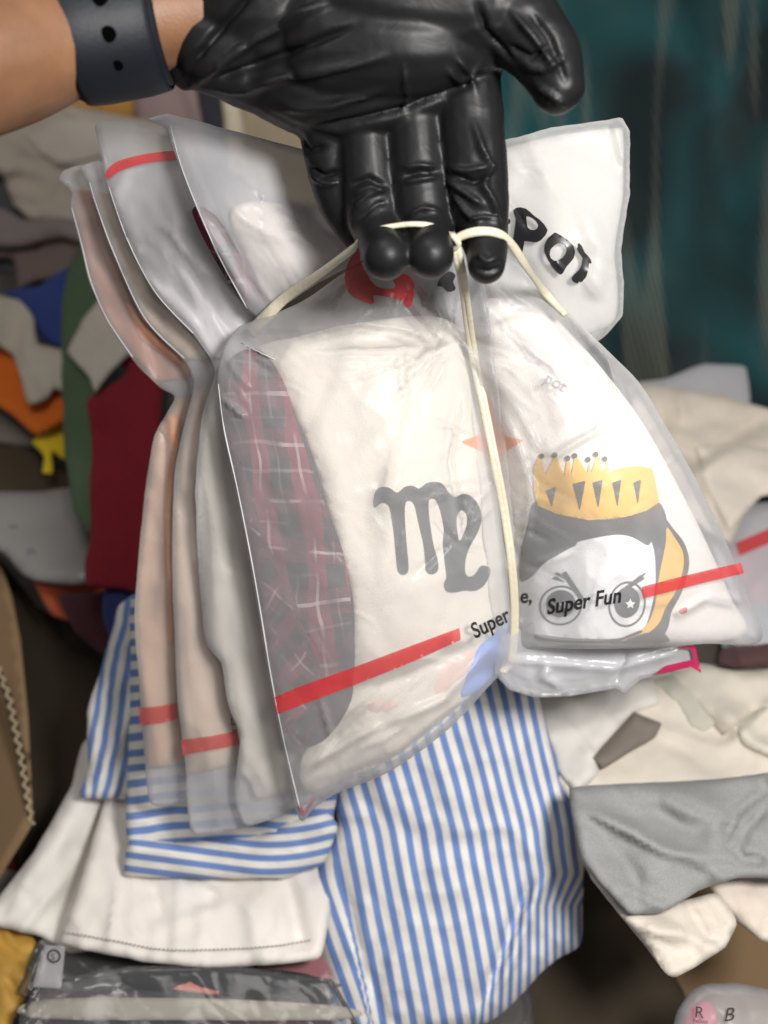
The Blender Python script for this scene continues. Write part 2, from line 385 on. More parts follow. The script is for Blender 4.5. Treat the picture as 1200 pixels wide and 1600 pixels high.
# big dark teal curtain, top right
def teal_mat():
    m, nt, out = mat('teal_mesh_cloth'); b = N(nt, 'BsdfPrincipled'); b.inputs['Roughness'].default_value = .75
    tc = N(nt, 'TexCoord'); mp = N(nt, 'Mapping'); L(nt, tc.outputs['UV'], mp.inputs[0])
    n = N(nt, 'TexNoise'); n.inputs['Scale'].default_value = .38; n.inputs['Detail'].default_value = 1.5; n.inputs['Distortion'].default_value = .8; L(nt, mp.outputs[0], n.inputs['Vector'])
    cr = N(nt, 'ValToRGB'); e = cr.color_ramp; e.elements[0].position = .42; e.elements[0].color = (.003, .013, .015, 1)
    e.elements[1].position = .75; e.elements[1].color = (.008, .095, .105, 1); L(nt, n.outputs[0], cr.inputs[0])
    # pale threads woven in narrow bands that wander down the cloth
    mp2 = N(nt, 'Mapping'); mp2.inputs['Rotation'].default_value = (0, 0, math.radians(-17)); mp2.inputs['Scale'].default_value = (1.5, .13, 1); L(nt, tc.outputs['UV'], mp2.inputs[0])
    n2 = N(nt, 'TexNoise'); n2.inputs['Scale'].default_value = 1.25; n2.inputs['Detail'].default_value = 1; L(nt, mp2.outputs[0], n2.inputs['Vector'])
    band = N(nt, 'MapRange'); band.inputs[1].default_value = .53; band.inputs[2].default_value = .64; L(nt, n2.outputs[0], band.inputs[0])
    wv = N(nt, 'TexWave'); wv.inputs['Scale'].default_value = 3.6; wv.inputs['Distortion'].default_value = 3.0; wv.inputs['Detail'].default_value = 1; wv.inputs['Detail Scale'].default_value = .6
    mp3 = N(nt, 'Mapping'); mp3.inputs['Rotation'].default_value = (0, 0, math.radians(-14)); L(nt, tc.outputs['UV'], mp3.inputs[0]); L(nt, mp3.outputs[0], wv.inputs['Vector'])
    mu = N(nt, 'Math', operation='MULTIPLY'); L(nt, band.outputs[0], mu.inputs[0]); L(nt, wv.outputs['Fac'], mu.inputs[1])
    m2 = N(nt, 'Math', operation='MULTIPLY'); m2.inputs[1].default_value = .6; L(nt, mu.outputs[0], m2.inputs[0])
    mx = N(nt, 'MixRGB'); mx.inputs[2].default_value = (.22, .22, .17, 1); L(nt, m2.outputs[0], mx.inputs[0]); L(nt, cr.outputs[0], mx.inputs[1])
    L(nt, mx.outputs[0], b.inputs['Base Color']); L(nt, b.outputs[0], out.inputs[0]); return m
cloth('curtain', [(640, -160), (900, -170), (1380, -170), (1400, 300), (1380, 760), (1100, 700), (940, 640), (760, 600), (640, 400)], 0, teal_mat(),
      'dark teal cloth with faint pale threads hanging at top right behind the white bags', 'curtain', amp=.034, ang=74, wl=120, st=4, seed=11,
      dfn=lambda x, y: .86 + 0*x + .05*(x-900)/300, thick=.002, roll=0, step=22, puff=0, back=.004, sharp=.25)

BROWN = flat_mat('brown_cardboard', (.25, .165, .09), .9, .1, bmp=.2, scale=90); SHADE_BROWN = flat_mat('shaded_cardboard', (.06, .047, .033), .9, .1, bmp=.2, scale=90)  # the second brown has the shade of the box insides in its colour
def heap_mat():
    m, nt, out = mat('heap_of_clothes'); b = N(nt, 'BsdfPrincipled'); b.inputs['Roughness'].default_value = .9; tc = N(nt, 'TexCoord')
    v = N(nt, 'TexVoronoi'); v.inputs['Scale'].default_value = 9; L(nt, tc.outputs['Object'], v.inputs['Vector'])
    sp = N(nt, 'SeparateColor'); L(nt, v.outputs['Color'], sp.inputs[0]); cr = N(nt, 'ValToRGB'); cr.color_ramp.interpolation = 'CONSTANT'; e = cr.color_ramp
    cols = [(.03, .03, .035), (.40, .36, .30), (.10, .10, .11), (.16, .02, .025), (.45, .42, .36), (.04, .06, .14), (.09, .07, .05)]
    e.elements[0].color = c4(cols[0]); e.elements[1].position = .15; e.elements[1].color = c4(cols[1])
    for k, c in enumerate(cols[2:]): q = e.elements.new(.3+.14*k); q.color = c4(c)
    L(nt, sp.outputs[0], cr.inputs[0]); L(nt, cr.outputs[0], b.inputs['Base Color']); L(nt, b.outputs[0], out.inputs[0]); return m
hs = sheet('clothes_heap', [(-900, 60), (300, 20), (1300, 420), (2000, 460), (2100, 1380), (1250, 1420), (600, 1440), (520, 1700), (-700, 1700), (-900, 900)], lambda x, y: pile(y)+.085-.022*folds(x, y, 40, 90, 2, 400)-.008*crumple(x, y, 90, 401), heap_mat(), None, 22, .03, .01, .10, 120, .06)
tag(hs, 'mixed heap of clothes under and around the single garments', 'clothes heap', kind='stuff')
T = [ # name, outline, lift, material, label, category, extra
 ('printed_shirt', [(-60, 60), (60, 90), (200, 130), (215, 175), (180, 230), (60, 225), (-60, 240)], .02, cloth_mat('orange_print', (.42, .22, .06), mottle=.8), 'crumpled orange and yellow printed shirt just below the bare forearm', 'shirt', dict(seed=3)),
 ('folded_garment', [(215, 110), (330, 100), (345, 170), (330, 260), (235, 250), (210, 170)], .03, cloth_mat('dusty_pink', (.30, .22, .21)), 'dusty pink folded garment behind the watch strap and grey bag end', 'garment', dict(seed=4)),
 ('folded_garment', [(305, 120), (350, 120), (380, 260), (330, 260)], .045, cloth_mat('charcoal', (.035, .035, .045)), 'narrow charcoal garment between the pink garment and a cream stripe of cloth', 'garment', dict(seed=5)),
 ('folded_garment', [(345, 130), (372, 130), (390, 270), (358, 270)], .05, cloth_mat('pale_cream', (.62, .55, .42)), 'narrow cream cloth edge under the glove between charcoal and tan', 'garment', dict(seed=6)),
 ('folded_garment', [(370, 100), (520, 130), (520, 330), (385, 290)], .04, cloth_mat('tan_cloth', (.34, .28, .19)), 'tan yellowish garment peeking out under the black glove', 'garment', dict(seed=7)),
 ('t_shirt', [(-60, 205), (40, 192), (110, 165), (165, 175), (260, 200), (300, 420), (125, 362), (95, 352), (50, 345), (20, 318), (0, 270), (-60, 300)], .05, cloth_mat('oatmeal', (.46, .40, .34)), 'crumpled oatmeal white t-shirt lying at the top left below the forearm', 't-shirt', dict(amp=.014, ang=20, wl=60, st=2, seed=8)),
 ('garment', [(-60, 255), (0, 262), (30, 300), (50, 360), (120, 380), (90, 430), (-60, 420)], .035, cloth_mat('dark_heather', (.085, .085, .09)), 'dark heather grey garment at the left edge under the oatmeal t-shirt', 'garment', dict(seed=9)),
 ('garment', [(-60, 362), (60, 350), (130, 352), (220, 370), (160, 420), (60, 440), (28, 452), (20, 405), (-60, 400)], .05, cloth_mat('mauve_brown', (.17, .125, .115)), 'dull mauve brown garment at the left edge above the blue one', 'garment', dict(seed=10)),
 ('garment', [(28, 405), (120, 390), (180, 400), (110, 460), (30, 470)], .038, cloth_mat('plum', (.13, .085, .08)), 'dark plum garment corner above the blue garment', 'garment', dict(seed=13)),
 ('t_shirt', [(5, 455), (60, 447), (108, 415), (150, 410), (150, 545), (95, 545), (55, 520), (40, 480)], .06, cloth_mat('royal_blue', (.035, .06, .22)), 'royal blue t-shirt piece at the left between mauve and white garments', 't-shirt', dict(seed=14)),
 ('t_shirt', [(-60, 500), (0, 530), (30, 560), (60, 600), (100, 590), (150, 600), (100, 660), (55, 680), (20, 650), (-60, 590)], .065, cloth_mat('bright_orange', (.60, .13, .015)), 'bright orange t-shirt at the left edge above a yellow one', 't-shirt', dict(seed=15)),
 ('t_shirt', [(100, 610), (140, 660), (100, 720), (80, 705), (84, 740), (66, 738), (70, 712), (50, 692), (72, 655)], .055, cloth_mat('yellow', (.62, .44, .02)), 'small yellow garment end hanging beside the green one', 'garment', dict(seed=16, roll=.003)),
 ('t_shirt', [(-60, 460), (0, 462), (30, 468), (52, 495), (60, 538), (95, 545), (140, 560), (110, 620), (85, 606), (72, 625), (45, 632), (34, 600), (20, 555), (-60, 500)], .085, cloth_mat('off_white_tee', (.50, .45, .38)), 'off-white t-shirt sleeve lying over blue and orange garments at left', 't-shirt', dict(amp=.010, ang=70, wl=45, st=2.5, seed=17)),
 ('trousers', [(120, 385), (150, 385), (190, 430), (200, 520), (150, 640), (160, 800), (140, 835), (115, 800), (100, 700), (97, 600), (95, 480), (105, 430)], .095, cloth_mat('sage_green', (.075, .115, .065)), 'long sage green trouser leg running down the left pile', 'trousers', dict(seed=18, ang=85)),
 ('t_shirt', [(160, 462), (190, 480), (215, 540), (175, 580), (148, 613), (140, 590), (105, 548), (130, 500)], .11, cloth_mat('dull_white', (.50, .46, .40)), 'small white sleeve lying across the green trouser leg', 't-shirt', dict(seed=19, amp=.008, wl=50)),
 ('sweatshirt', [(182, 518), (260, 520), (250, 700), (245, 930), (190, 922), (135, 915), (133, 880), (142, 840), (138, 760), (138, 670), (131, 625), (160, 610), (200, 580), (166, 550)], .10, cloth_mat('maroon', (.20, .012, .022)), 'tall maroon sleeve hanging left of the bundled bags', 'sweatshirt', dict(seed=20, ang=90, amp=.005)),
 ('garment', [(215, 540), (300, 560), (300, 900), (228, 900), (228, 700)], .07, cloth_mat('slate', (.075, .08, .08)), 'slate grey garment edge between the maroon sleeve and the bags', 'garment', dict(seed=21, ang=90)),
 ('garment', [(-60, 600), (10, 610), (70, 665), (60, 700), (-60, 680)], .03, cloth_mat('mushroom', (.16, .14, .12)), 'greyish brown cloth under the orange t-shirt at the left edge', 'garment', dict(seed=22)),
 ('garment', [(-60, 640), (0, 660), (50, 700), (90, 730), (130, 745), (130, 790), (0, 790), (-60, 780)], .025, cloth_mat('dark_brown', (.05, .035, .02)), 'dark brown cloth above the grey postal bag', 'garment', dict(seed=23)),
 ('orange_packet', [(45, 890), (130, 880), (200, 890), (210, 960), (150, 985), (80, 960)], .03, cloth_mat('orange_red_print', (.38, .075, .03), rough=.4, mottle=.7), 'shiny orange red packet below the maroon sleeve', 'packet', dict(seed=25)),
 ('garment', [(90, 930), (170, 925), (230, 940), (230, 1030), (170, 1030), (120, 990)], .045, cloth_mat('dark_wine', (.05, .015, .02)), 'dark wine coloured cloth beside the dark box opening', 'garment', dict(seed=26)),
 ('garment', [(165, 920), (255, 905), (250, 1010), (175, 1000), (160, 960)], .085, cloth_mat('navy', (.022, .032, .12)), 'navy blue cloth below the maroon sleeve touching the bag edge', 'garment', dict(seed=27)),
 # right side
 ('plastic_bag', [(980, 600), (1040, 592), (1100, 568), (1165, 573), (1172, 640), (1100, 660), (1000, 660)], .10, FILM_R, 'grey translucent bag corner sticking up in front of the teal curtain', 'plastic bag', dict(seed=28, amp=.002)),
 ('sweatshirt', [(1000, 602), (1060, 606), (1130, 618), (1260, 660), (1260, 760), (1205, 700), (1165, 800), (1140, 850), (1060, 800), (960, 700)], .125, cloth_mat('cream_fleece', (.60, .54, .46)), 'cream sweatshirt with soft folds right of the bags', 'sweatshirt',
   dict(amp=.008, ang=10, wl=55, st=3, seed=29, rid=(([(1020, 620), (1040, 690), (1090, 720), (1200, 650)], 14, -.012), ([(1060, 610), (1070, 660)], 8, .006), ([(1150, 700), (1090, 740), (1080, 790)], 16, .010)))),
 ('garment', [(1170, 700), (1260, 640), (1260, 860), (1140, 850)], .06, cloth_mat('slate_blue', (.09, .11, .12)), 'slate coloured cloth at the right edge under the cream sweatshirt', 'garment', dict(seed=30)),
 ('printed_bag', [(1110, 800), (1260, 780), (1260, 1010), (1150, 1010), (1120, 900)], .10, FILM_R, 'milky bag with a red band sticking out at the right edge', 'plastic bag', dict(seed=31, amp=.004)),
 ('garment', [(1120, 860), (1260, 840), (1260, 950), (1130, 945)], .075, cloth_mat('hot_pink_print', (.60, .12, .18), mottle=.6), 'pink garment inside the milky bag at the right edge', 'garment', dict(seed=32)),
 ('garment', [(1120, 940), (1260, 935), (1260, 1020), (1130, 1015)], .08, cloth_mat('pale_aqua', (.32, .42, .43)), 'pale aqua cloth at the right edge below the pink garment', 'garment', dict(seed=33)),
 ('garment', [(1130, 1012), (1260, 1002), (1260, 1034), (1150, 1044), (1120, 1036)], .105, cloth_mat('dark_red_brown', (.09, .045, .045)), 'thin dark reddish cloth edge lying on the cream shirt at right', 'garment', dict(seed=34)),
 ('cream_shirt', [(900, 1010), (1010, 1030), (1130, 1040), (1260, 1020), (1260, 1240), (1150, 1240), (1040, 1235), (950, 1240), (890, 1250), (840, 1180), (830, 1060)], .085, cloth_mat('cream_jersey', (.70, .64, .55)), 'large cream jersey shirt spread at the right between the bags and the grey joggers', 'shirt',
   dict(amp=.007, ang=25, wl=90, st=3, seed=35, rid=(([(1120, 1090), (1160, 1150), (1240, 1190)], 14, .008), ([(1130, 1170), (1180, 1130), (1240, 1070)], 10, .006)))),
 ('collared_shirt', [(1010, 1060), (1050, 1050), (1130, 1055), (1160, 1090), (1135, 1125), (1100, 1148), (1075, 1135), (1055, 1100)], .003, cloth_mat('ivory_cotton', (.52, .50, .43)), 'ivory shirt collar with a pointed tip on the cream jersey shirt', 'shirt', dict(amp=.001, seed=36, ang=30, cr=.0006, dfn=lambda x, y: DEP['large cream jersey shirt spread at the right between the bags and the grey joggers'](x, y))),
 ('polo_shirt', [(820, 1070), (900, 1085), (960, 1062), (1020, 1060), (1030, 1100), (990, 1115), (935, 1178), (935, 1210), (900, 1240), (870, 1200), (850, 1150)], .005, cloth_mat('white_polo', (.74, .71, .66)), 'white polo shirt with sharp creases right of the striped shirt', 'shirt', dict(amp=.0035, seed=37, ang=50, dfn=lambda x, y: DEP['large cream jersey shirt spread at the right between the bags and the grey joggers'](x, y), rid=(([(880, 1120), (945, 1205)], 5, .004),))),
 ('gap_shade', [(990, 1112), (1034, 1130), (1025, 1152), (942, 1202), (924, 1185)], .004, cloth_mat('taupe_gap_shade', (.22, .19, .16)), 'taupe patch painted as the shadow in the gap between the white and cream shirts', 'shade patch', dict(amp=.001, seed=38, cr=.0005, dfn=lambda x, y: DEP['white polo shirt with sharp creases right of the striped shirt'](x, y), smooth=False, roll=.004, R=12)),  # shade between the two shirts, painted as a taupe patch
 ('joggers', [(890, 1232), (940, 1226), (1040, 1222), (1130, 1216), (1260, 1205), (1260, 1370), (1150, 1372), (1090, 1392), (1040, 1425), (985, 1428), (950, 1395), (910, 1345), (895, 1290)], .125, cloth_mat('heather_grey', (.31, .31, .305), knit=True), 'heather grey joggers with a gathered seam at the lower right', 'joggers',
   dict(amp=.010, ang=25, wl=60, st=3, seed=39, rid=(([(905, 1262), (960, 1290), (1040, 1330), (1140, 1345)], 9, .008), ([(930, 1300), (990, 1360), (1000, 1420)], 14, -.004), ([(1000, 1240), (1060, 1290), (1120, 1300)], 16, -.006), ([(1200, 1230), (1150, 1270), (1130, 1330)], 8, -.006), ([(1150, 1330), (1170, 1290), (1200, 1260)], 6, -.007), ([(1140, 1320), (1160, 1340), (1200, 1345)], 6, -.006), ([(1160, 1300), (1120, 1290)], 6, -.005), ([(900, 1275), (960, 1300), (1030, 1345)], 10, -.003)))),
 ('fleece_garment', [(1100, 1370), (1190, 1350), (1260, 1350), (1260, 1480), (1190, 1470), (1150, 1440)], .10, cloth_mat('cream_fleece_b', (.66, .58, .50)), 'cream fleece corner at the right edge below the grey joggers', 'garment', dict(amp=.008, seed=40)),
 ('fleece_garment', [(905, 1340), (950, 1380), (985, 1420), (1050, 1412), (1120, 1395), (1152, 1440), (1135, 1480), (1080, 1515), (1055, 1528), (1042, 1522), (1010, 1480), (960, 1420), (925, 1375)], .11, cloth_mat('cream_fleece_c', (.66, .60, .52)), 'cream garment end hanging from under the joggers over the open box', 'garment',
   dict(amp=.007, seed=41, ang=40, wl=50, rid=(([(1070, 1410), (1105, 1460), (1135, 1470)], 8, -.006), ([(1000, 1450), (1080, 1460)], 14, .006)))),
 ('t_shirt', [(1085, 700), (1130, 690), (1200, 700), (1260, 690), (1260, 770), (1190, 775), (1140, 830), (1120, 800)], .004, cloth_mat('ivory_rib', (.66, .60, .52)), 'ivory cuff folded over the cream sweatshirt at the right edge', 'garment', dict(amp=.001, seed=81, wl=40, cr=.001, dfn=lambda x, y: DEP['cream sweatshirt with soft folds right of the bags'](x, y))),
 ('t_shirt', [(1040, 1048), (1110, 1040), (1180, 1046), (1230, 1040), (1260, 1100), (1180, 1110), (1130, 1150), (1095, 1105)], .004, cloth_mat('bone_white', (.62, .57, .49)), 'bone white garment fold lying over the cream jersey shirt at the right', 'garment', dict(amp=.002, seed=82, dfn=lambda x, y: DEP['large cream jersey shirt spread at the right between the bags and the grey joggers'](x, y), wl=55, ang=40)),
 ('t_shirt', [(1150, 1130), (1200, 1100), (1260, 1090), (1260, 1200), (1210, 1190), (1160, 1165)], .004, cloth_mat('light_cream', (.68, .63, .54)), 'light cream sleeve end at the right edge above the grey joggers', 'garment', dict(amp=.002, seed=83, dfn=lambda x, y: DEP['large cream jersey shirt spread at the right between the bags and the grey joggers'](x, y), wl=50, ang=30)),
 ('t_shirt', [(-60, 330), (0, 325), (40, 345), (90, 340), (150, 350), (190, 400), (100, 372), (40, 385), (-60, 390)], .060, cloth_mat('dim_lavender', (.24, .20, .19)), 'dim greyish pink sleeve under the oatmeal t-shirt', 'garment', dict(amp=.006, seed=84, wl=45)),
 ('t_shirt', [(40, 215), (90, 185), (160, 190), (230, 215), (240, 260), (150, 250), (90, 262)], .004, cloth_mat('eggshell', (.54, .48, .42)), 'eggshell sleeve fold on top of the oatmeal t-shirt', 'garment', dict(amp=.004, seed=85, dfn=lambda x, y: DEP['crumpled oatmeal white t-shirt lying at the top left below the forearm'](x, y), wl=40, ang=20)),
 # lower left
 ('white_skirt', [(240, 1010), (215, 1090), (130, 1160), (110, 1230), (60, 1320), (0, 1400), (-30, 1440), (60, 1462), (110, 1490), (200, 1470), (300, 1300), (330, 1100)], .025, WHITE, 'white cotton skirt with a bright left edge beside the cardboard box', 'skirt',
   dict(amp=.008, ang=115, wl=70, st=5, seed=43, rid=(([(200, 1110), (120, 1260), (20, 1420)], 26, .012), ([(230, 1180), (150, 1320), (90, 1470)], 22, -.012)))),
 ('white_shirt', [(170, 1230), (260, 1180), (480, 1240), (520, 1400), (500, 1498), (420, 1508), (330, 1512), (240, 1505), (160, 1490), (92, 1474), (118, 1400), (140, 1330)], .045, WARMW, 'warm white shirt hem with a line of stitching below the striped sleeve', 'shirt',
   dict(amp=.005, ang=88, wl=60, st=4, seed=44, rid=(([(240, 1380), (250, 1440)], 10, -.004), ([(185, 1380), (170, 1480)], 5, .003), ([(330, 1385), (320, 1420)], 16, -.006), ([(450, 1370), (470, 1490)], 16, -.009), ([(390, 1400), (400, 1500)], 18, .005)))),
]
DEP = {}
for nm, ol, lf, m_, lab, cat, kw in T:
    o, dp = cloth(nm, ol, lf, m_, lab, cat, **kw); DEP[lab] = dp
hem = DEP['warm white shirt hem with a line of stitching below the striped sleeve']
def ohem(s): return [o for o in scn.objects if o.get('label') == s][0]
hp_ = ohem('warm white shirt hem with a line of stitching below the striped sleeve')
TH = flat_mat('thread', (.42, .39, .35), .8)
bits = []
hl = resample(spline([(100, 1456), (180, 1470), (250, 1483), (330, 1484), (430, 1478), (488, 1468)], 8, False), 6.5, False)
for i in range(len(hl)-1):
    a = hl[i]; b = hl[i]*.45+hl[i+1]*.55
    da = float(hem(np.array([a[0]]), np.array([a[1]]))[0])-.0052; bits.append(tube([(a[0], a[1], da), (b[0], b[1], da)], .0005, 5, smooth=1))
V, F = join(bits); make_mesh('stitching', V, F, TH, hp_)
# grey postal bag
pd = lambda x, y: pile(y) - .05 - .002*crumple(x, y, 80, 5)
pb = sheet('postal_bag', [(-60, 775), (60, 768), (125, 765), (140, 830), (145, 905), (90, 912), (40, 900), (0, 860), (-60, 840)], pd, flat_mat('grey_polythene', (.24, .23, .22), .35, .4, bmp=.2, scale=40), None, 10, .001, .006, .02, 30)
tag(pb, 'grey plastic postal bag with faint dark marks beside the box', 'postal bag')
for k, (a, b, s) in enumerate(((14, 822, 18), (38, 818, 14), (42, 858, 16))):
    decal('mark', None, lambda x, y: pd(x, y)-.0058, PALE_INK if k == 1 else DK_INK, pb, .0006, 6, edges=text_edges('IrC'[k], a, b, 80, s))
# red strip on the right edge bag, magenta corner etc.
rb = ohem('milky bag with a red band sticking out at the right edge'); rbd = DEP['milky bag with a red band sticking out at the right edge']
decal('red_band', [[(1150, 848), (1260, 800), (1260, 824), (1156, 868)]], lambda x, y: rbd(x, y)-.0042, RED, rb, .0006, 9, smooth=False)

# cardboard box at the left: front wall seen end-on with corrugated edge, inside wall coloured dark for its shade
box = thing('cardboard_box', P(60, 1200, .8), 'tall open cardboard box with a dark inside and corrugated edge at the left', 'box')
sheet('box_wall_or_shade', [(-80, 770), (0, 872), (60, 950), (100, 1000), (190, 1050), (260, 1080), (330, 1500), (30, 1500), (20, 1100)], lambda x, y: pile(y)+.05+0*x, SHADE_BROWN, box, 20, .004, smooth=False)
sheet('box_wall_or_shade', [(-80, 820), (0, 880), (18, 930), (32, 1000), (44, 1120), (52, 1285), (44, 1300), (-80, 1500)], lambda x, y: pile(y)-.02+.0004*(40-x), BROWN, box, 14, .005, smooth=False)
fl2 = []
ln = resample(np.array([(-12., 1020.), (14, 1090), (34, 1190), (50, 1288)]), 9, False)
z = []
for i, p in enumerate(ln): z.append((p[0]+(4 if i % 2 else -4), p[1], float(pile(p[1]))-.026-.0004*(40-p[0])))
V, F = join([tube(z, .0011, 6, smooth=2)]); make_mesh('corrugated_edge', V, F, flat_mat('pale_cardboard', (.42, .34, .22), .9), box)
sheet('core_shade', [(-12, 1015), (18, 1085), (40, 1190), (56, 1290), (46, 1292), (28, 1190), (6, 1092), (-22, 1022)], lambda x, y: pile(y)-.0245-.0004*(40-x), flat_mat('shadowed_core', (.04, .03, .02), .9), box, 8, .001, smooth=False)  # dark strip paints the shade in the hollow of the flutes
# open box at bottom right
box2 = thing('cardboard_box', P(1000, 1560, .62), 'open brown cardboard box under the cream garment at the bottom right', 'box')
sheet('box_floor', [(760, 1330), (1300, 1330), (1300, 1700), (700, 1700)], lambda x, y: pile(y, .68), BROWN, box2, 22, .004, smooth=False)
sheet('box_wall_or_shade', [(700, 1360), (900, 1330), (1000, 1430), (1040, 1500), (1075, 1560), (1060, 1700), (700, 1700)], lambda x, y: pile(y, .655)+.00003*(x-700), SHADE_BROWN, box2, 22, .004, smooth=False)  # dark sheet laid over the box floor as its painted shadow

# ------------------------------------------------------------ packed polybags, bottom left
def packet(label, ol, hp, film, inner, seed, marks=(), puff=.0015, group='flat polybags stacked at the bottom left'):
    t = thing('polybag', P(ol[0][0], ol[0][1], float(pile(ol[0][1], hp))), label, 'plastic bag', group)
    dep = lambda x, y: pile(y, hp) - .0025*crumple(x, y, 60, seed)
    sheet('film', ol, dep, film, t, 7, .0006, puff, .010, 12, 0, False)
    for k, (il, m_, lab) in enumerate(inner):
        g = sheet('folded_garment', il, lambda x, y: pile(y, hp)+.001-.002*folds(x, y, 5, 30, 4, seed+k), m_, None, 8, .003, 0, .003, 8, .001)
        tag(g, lab, 'garment')
    return t, dep
packet('grey edged polybag holding dark clothes directly under the white shirt hem', [(100, 1462), (300, 1478), (520, 1470), (545, 1540), (300, 1556), (60, 1560), (25, 1552), (60, 1470)], .60, CLEAR,
       [([(100, 1475), (250, 1490), (400, 1500), (380, 1540), (250, 1530), (100, 1515)], cloth_mat('black_cloth', (.012, .012, .012)), 'black folded garment seen in the upper polybag under the shirt hem'),
        ([(360, 1495), (520, 1470), (530, 1530), (430, 1530)], cloth_mat('dusty_rose', (.38, .13, .15)), 'dusty rose folded garment in the upper polybag')], 51)
pk, pkd = packet('clear polybag with beige and black garments lying over the lower stack', [(60, 1535), (200, 1510), (360, 1508), (520, 1530), (560, 1600), (540, 1640), (40, 1640), (28, 1592)], .575, CLEAR,
       [([(210, 1520), (420, 1515), (500, 1530), (480, 1555), (400, 1560), (300, 1540), (260, 1545), (200, 1540)], cloth_mat('black_knit', (.02, .024, .028)), 'charcoal knitted garment inside the clear lower polybag'),
        ([(262, 1522), (290, 1524), (345, 1552), (300, 1550), (262, 1542)], cloth_mat('salmon', (.62, .22, .18)), 'salmon pink label of cloth in the lower polybag'),
        ([(66, 1562), (300, 1560), (530, 1572), (545, 1592), (300, 1594), (48, 1590)], cloth_mat('beige_cloth', (.42, .39, .33)), 'long beige folded garment in the lower polybag')], 53)
tgd = lambda x, y: pile(y, .575)-.014 + 0*x
tg = sheet('bag_tag', [(70, 1476), (102, 1478), (96, 1545), (50, 1542)], tgd, FILM_B, None, 6, .0008, .001, .001, 10, 0, False); tag(tg, 'small milky plastic tag with a round mark at the corner of the polybags', 'tag')
c_ = lambda cx, cy, r, n=18: [(cx+r*math.cos(k*2*math.pi/n), cy+r*math.sin(k*2*math.pi/n)) for k in range(n)]
decal('round_mark', [c_(84, 1494, 11), c_(84, 1494, 8)], tgd, DK_INK, tg, .0014, 4); decal('round_mark', None, tgd, DK_INK, tg, .0014, 4, edges=text_edges('S', 79, 1500, 0, 15))
ys = cloth('yellow_package', [(-60, 1430), (30, 1440), (60, 1480), (40, 1560), (20, 1600), (10, 1660), (-60, 1660)], -.01, cloth_mat('mustard_print', (.50, .29, .06), rough=.45, mottle=.5), 'crinkled mustard yellow package in the bottom left corner', 'package', amp=.01, wl=35, seed=61, hp=.60)
cb = cloth('plastic_bag', [(700, 1500), (790, 1490), (832, 1560), (835, 1660), (700, 1660)], 0, CLEAR, 'clear plastic bag poking out under the striped shirt hem', 'plastic bag', amp=.006, wl=40, seed=62, hp=.64)
wb, wbd = cloth('plastic_bag', [(1045, 1640), (1058, 1580), (1080, 1548), (1100, 1538), (1150, 1536), (1260, 1560), (1260, 1660), (1045, 1660)], 0, FILM_B, 'milky plastic bag with pink contents and small black logos in the bottom right corner', 'plastic bag', amp=.003, wl=50, seed=63, hp=.55, puff=.012, back=.02, R=50)
tag(sheet('pink_package', [(1062, 1660), (1068, 1600), (1085, 1570), (1110, 1565), (1122, 1600), (1118, 1660)], lambda x, y: pile(y, .55)+.0+0*x, cloth_mat('rose_pink', (.62, .18, .24)), None, 8, .006), 'rose pink package inside the milky bag at bottom right', 'package')
decal('logo', None, lambda x, y: wbd(x, y)-.0125, DK_INK, wb, .002, 4, edges=text_edges('R', 1084, 1590, 5, 26)); decal('logo', None, lambda x, y: wbd(x, y)-.0125, DK_INK, wb, .002, 4, edges=text_edges('Relaxa', 1082, 1597, 5, 9))
decal('logo', None, lambda x, y: wbd(x, y)-.0125, DK_INK, wb, .002, 4, edges=text_edges('B', 1130, 1596, -5, 30, .3))

# ------------------------------------------------------------ blue striped shirt
def uv_flap(x, y): return (x + (y-1100)*.17 + 5*fbm(x/60, y/60, 5))/19, y/100
fp, _ = cloth('striped_shirt', [(185, 945), (232, 920), (260, 1000), (255, 1210), (205, 1248), (122, 1247), (138, 1200), (136, 1110), (160, 1040)], 0, STRIPE, 'back panel of the blue striped shirt in shadow left of the bags', 'shirt',
      amp=.004, ang=100, wl=45, seed=71, uvf=uv_flap, dfn=lambda x, y: .592-.00004*(y-1100), rid=(([(215, 1090), (180, 1170), (140, 1245)], 9, .006),))
def uv_sl(x, y): return (y + .10*(x-200) - 26*np.exp(-((x-530)/120)**2) + 5*fbm(x/90, y/90, 8))/24.5, x/100
sleeve, sld = cloth('striped_sleeve', [(205, 930), (300, 920), (520, 1000), (560, 1180), (528, 1240), (515, 1300), (430, 1318), (300, 1322), (198, 1318), (200, 1200), (204, 1050)], 0, STRIPE, 'blue and white striped sleeve with sideways stripes under the lower left bags', 'sleeve',
      amp=.003, ang=5, wl=70, seed=72, uvf=uv_sl, dfn=lambda x, y: .553+0*x, roll=.003, R=20, puff=.003)
def uv_cf(x, y): return (y - .13*(x-200) + 30*np.clip((x-380)/140, 0, 1)**2 + 8)/21, x/100
cuff, _ = cloth('cuff', [(203, 1312), (300, 1316), (420, 1300), (500, 1262), (528, 1290), (505, 1350), (440, 1372), (300, 1372), (194, 1369)], 0, STRIPE, None, None,
      amp=.003, ang=5, wl=60, seed=73, uvf=uv_cf, dfn=lambda x, y: .549+0*x, roll=.003, R=16)
cuff.parent = sleeve
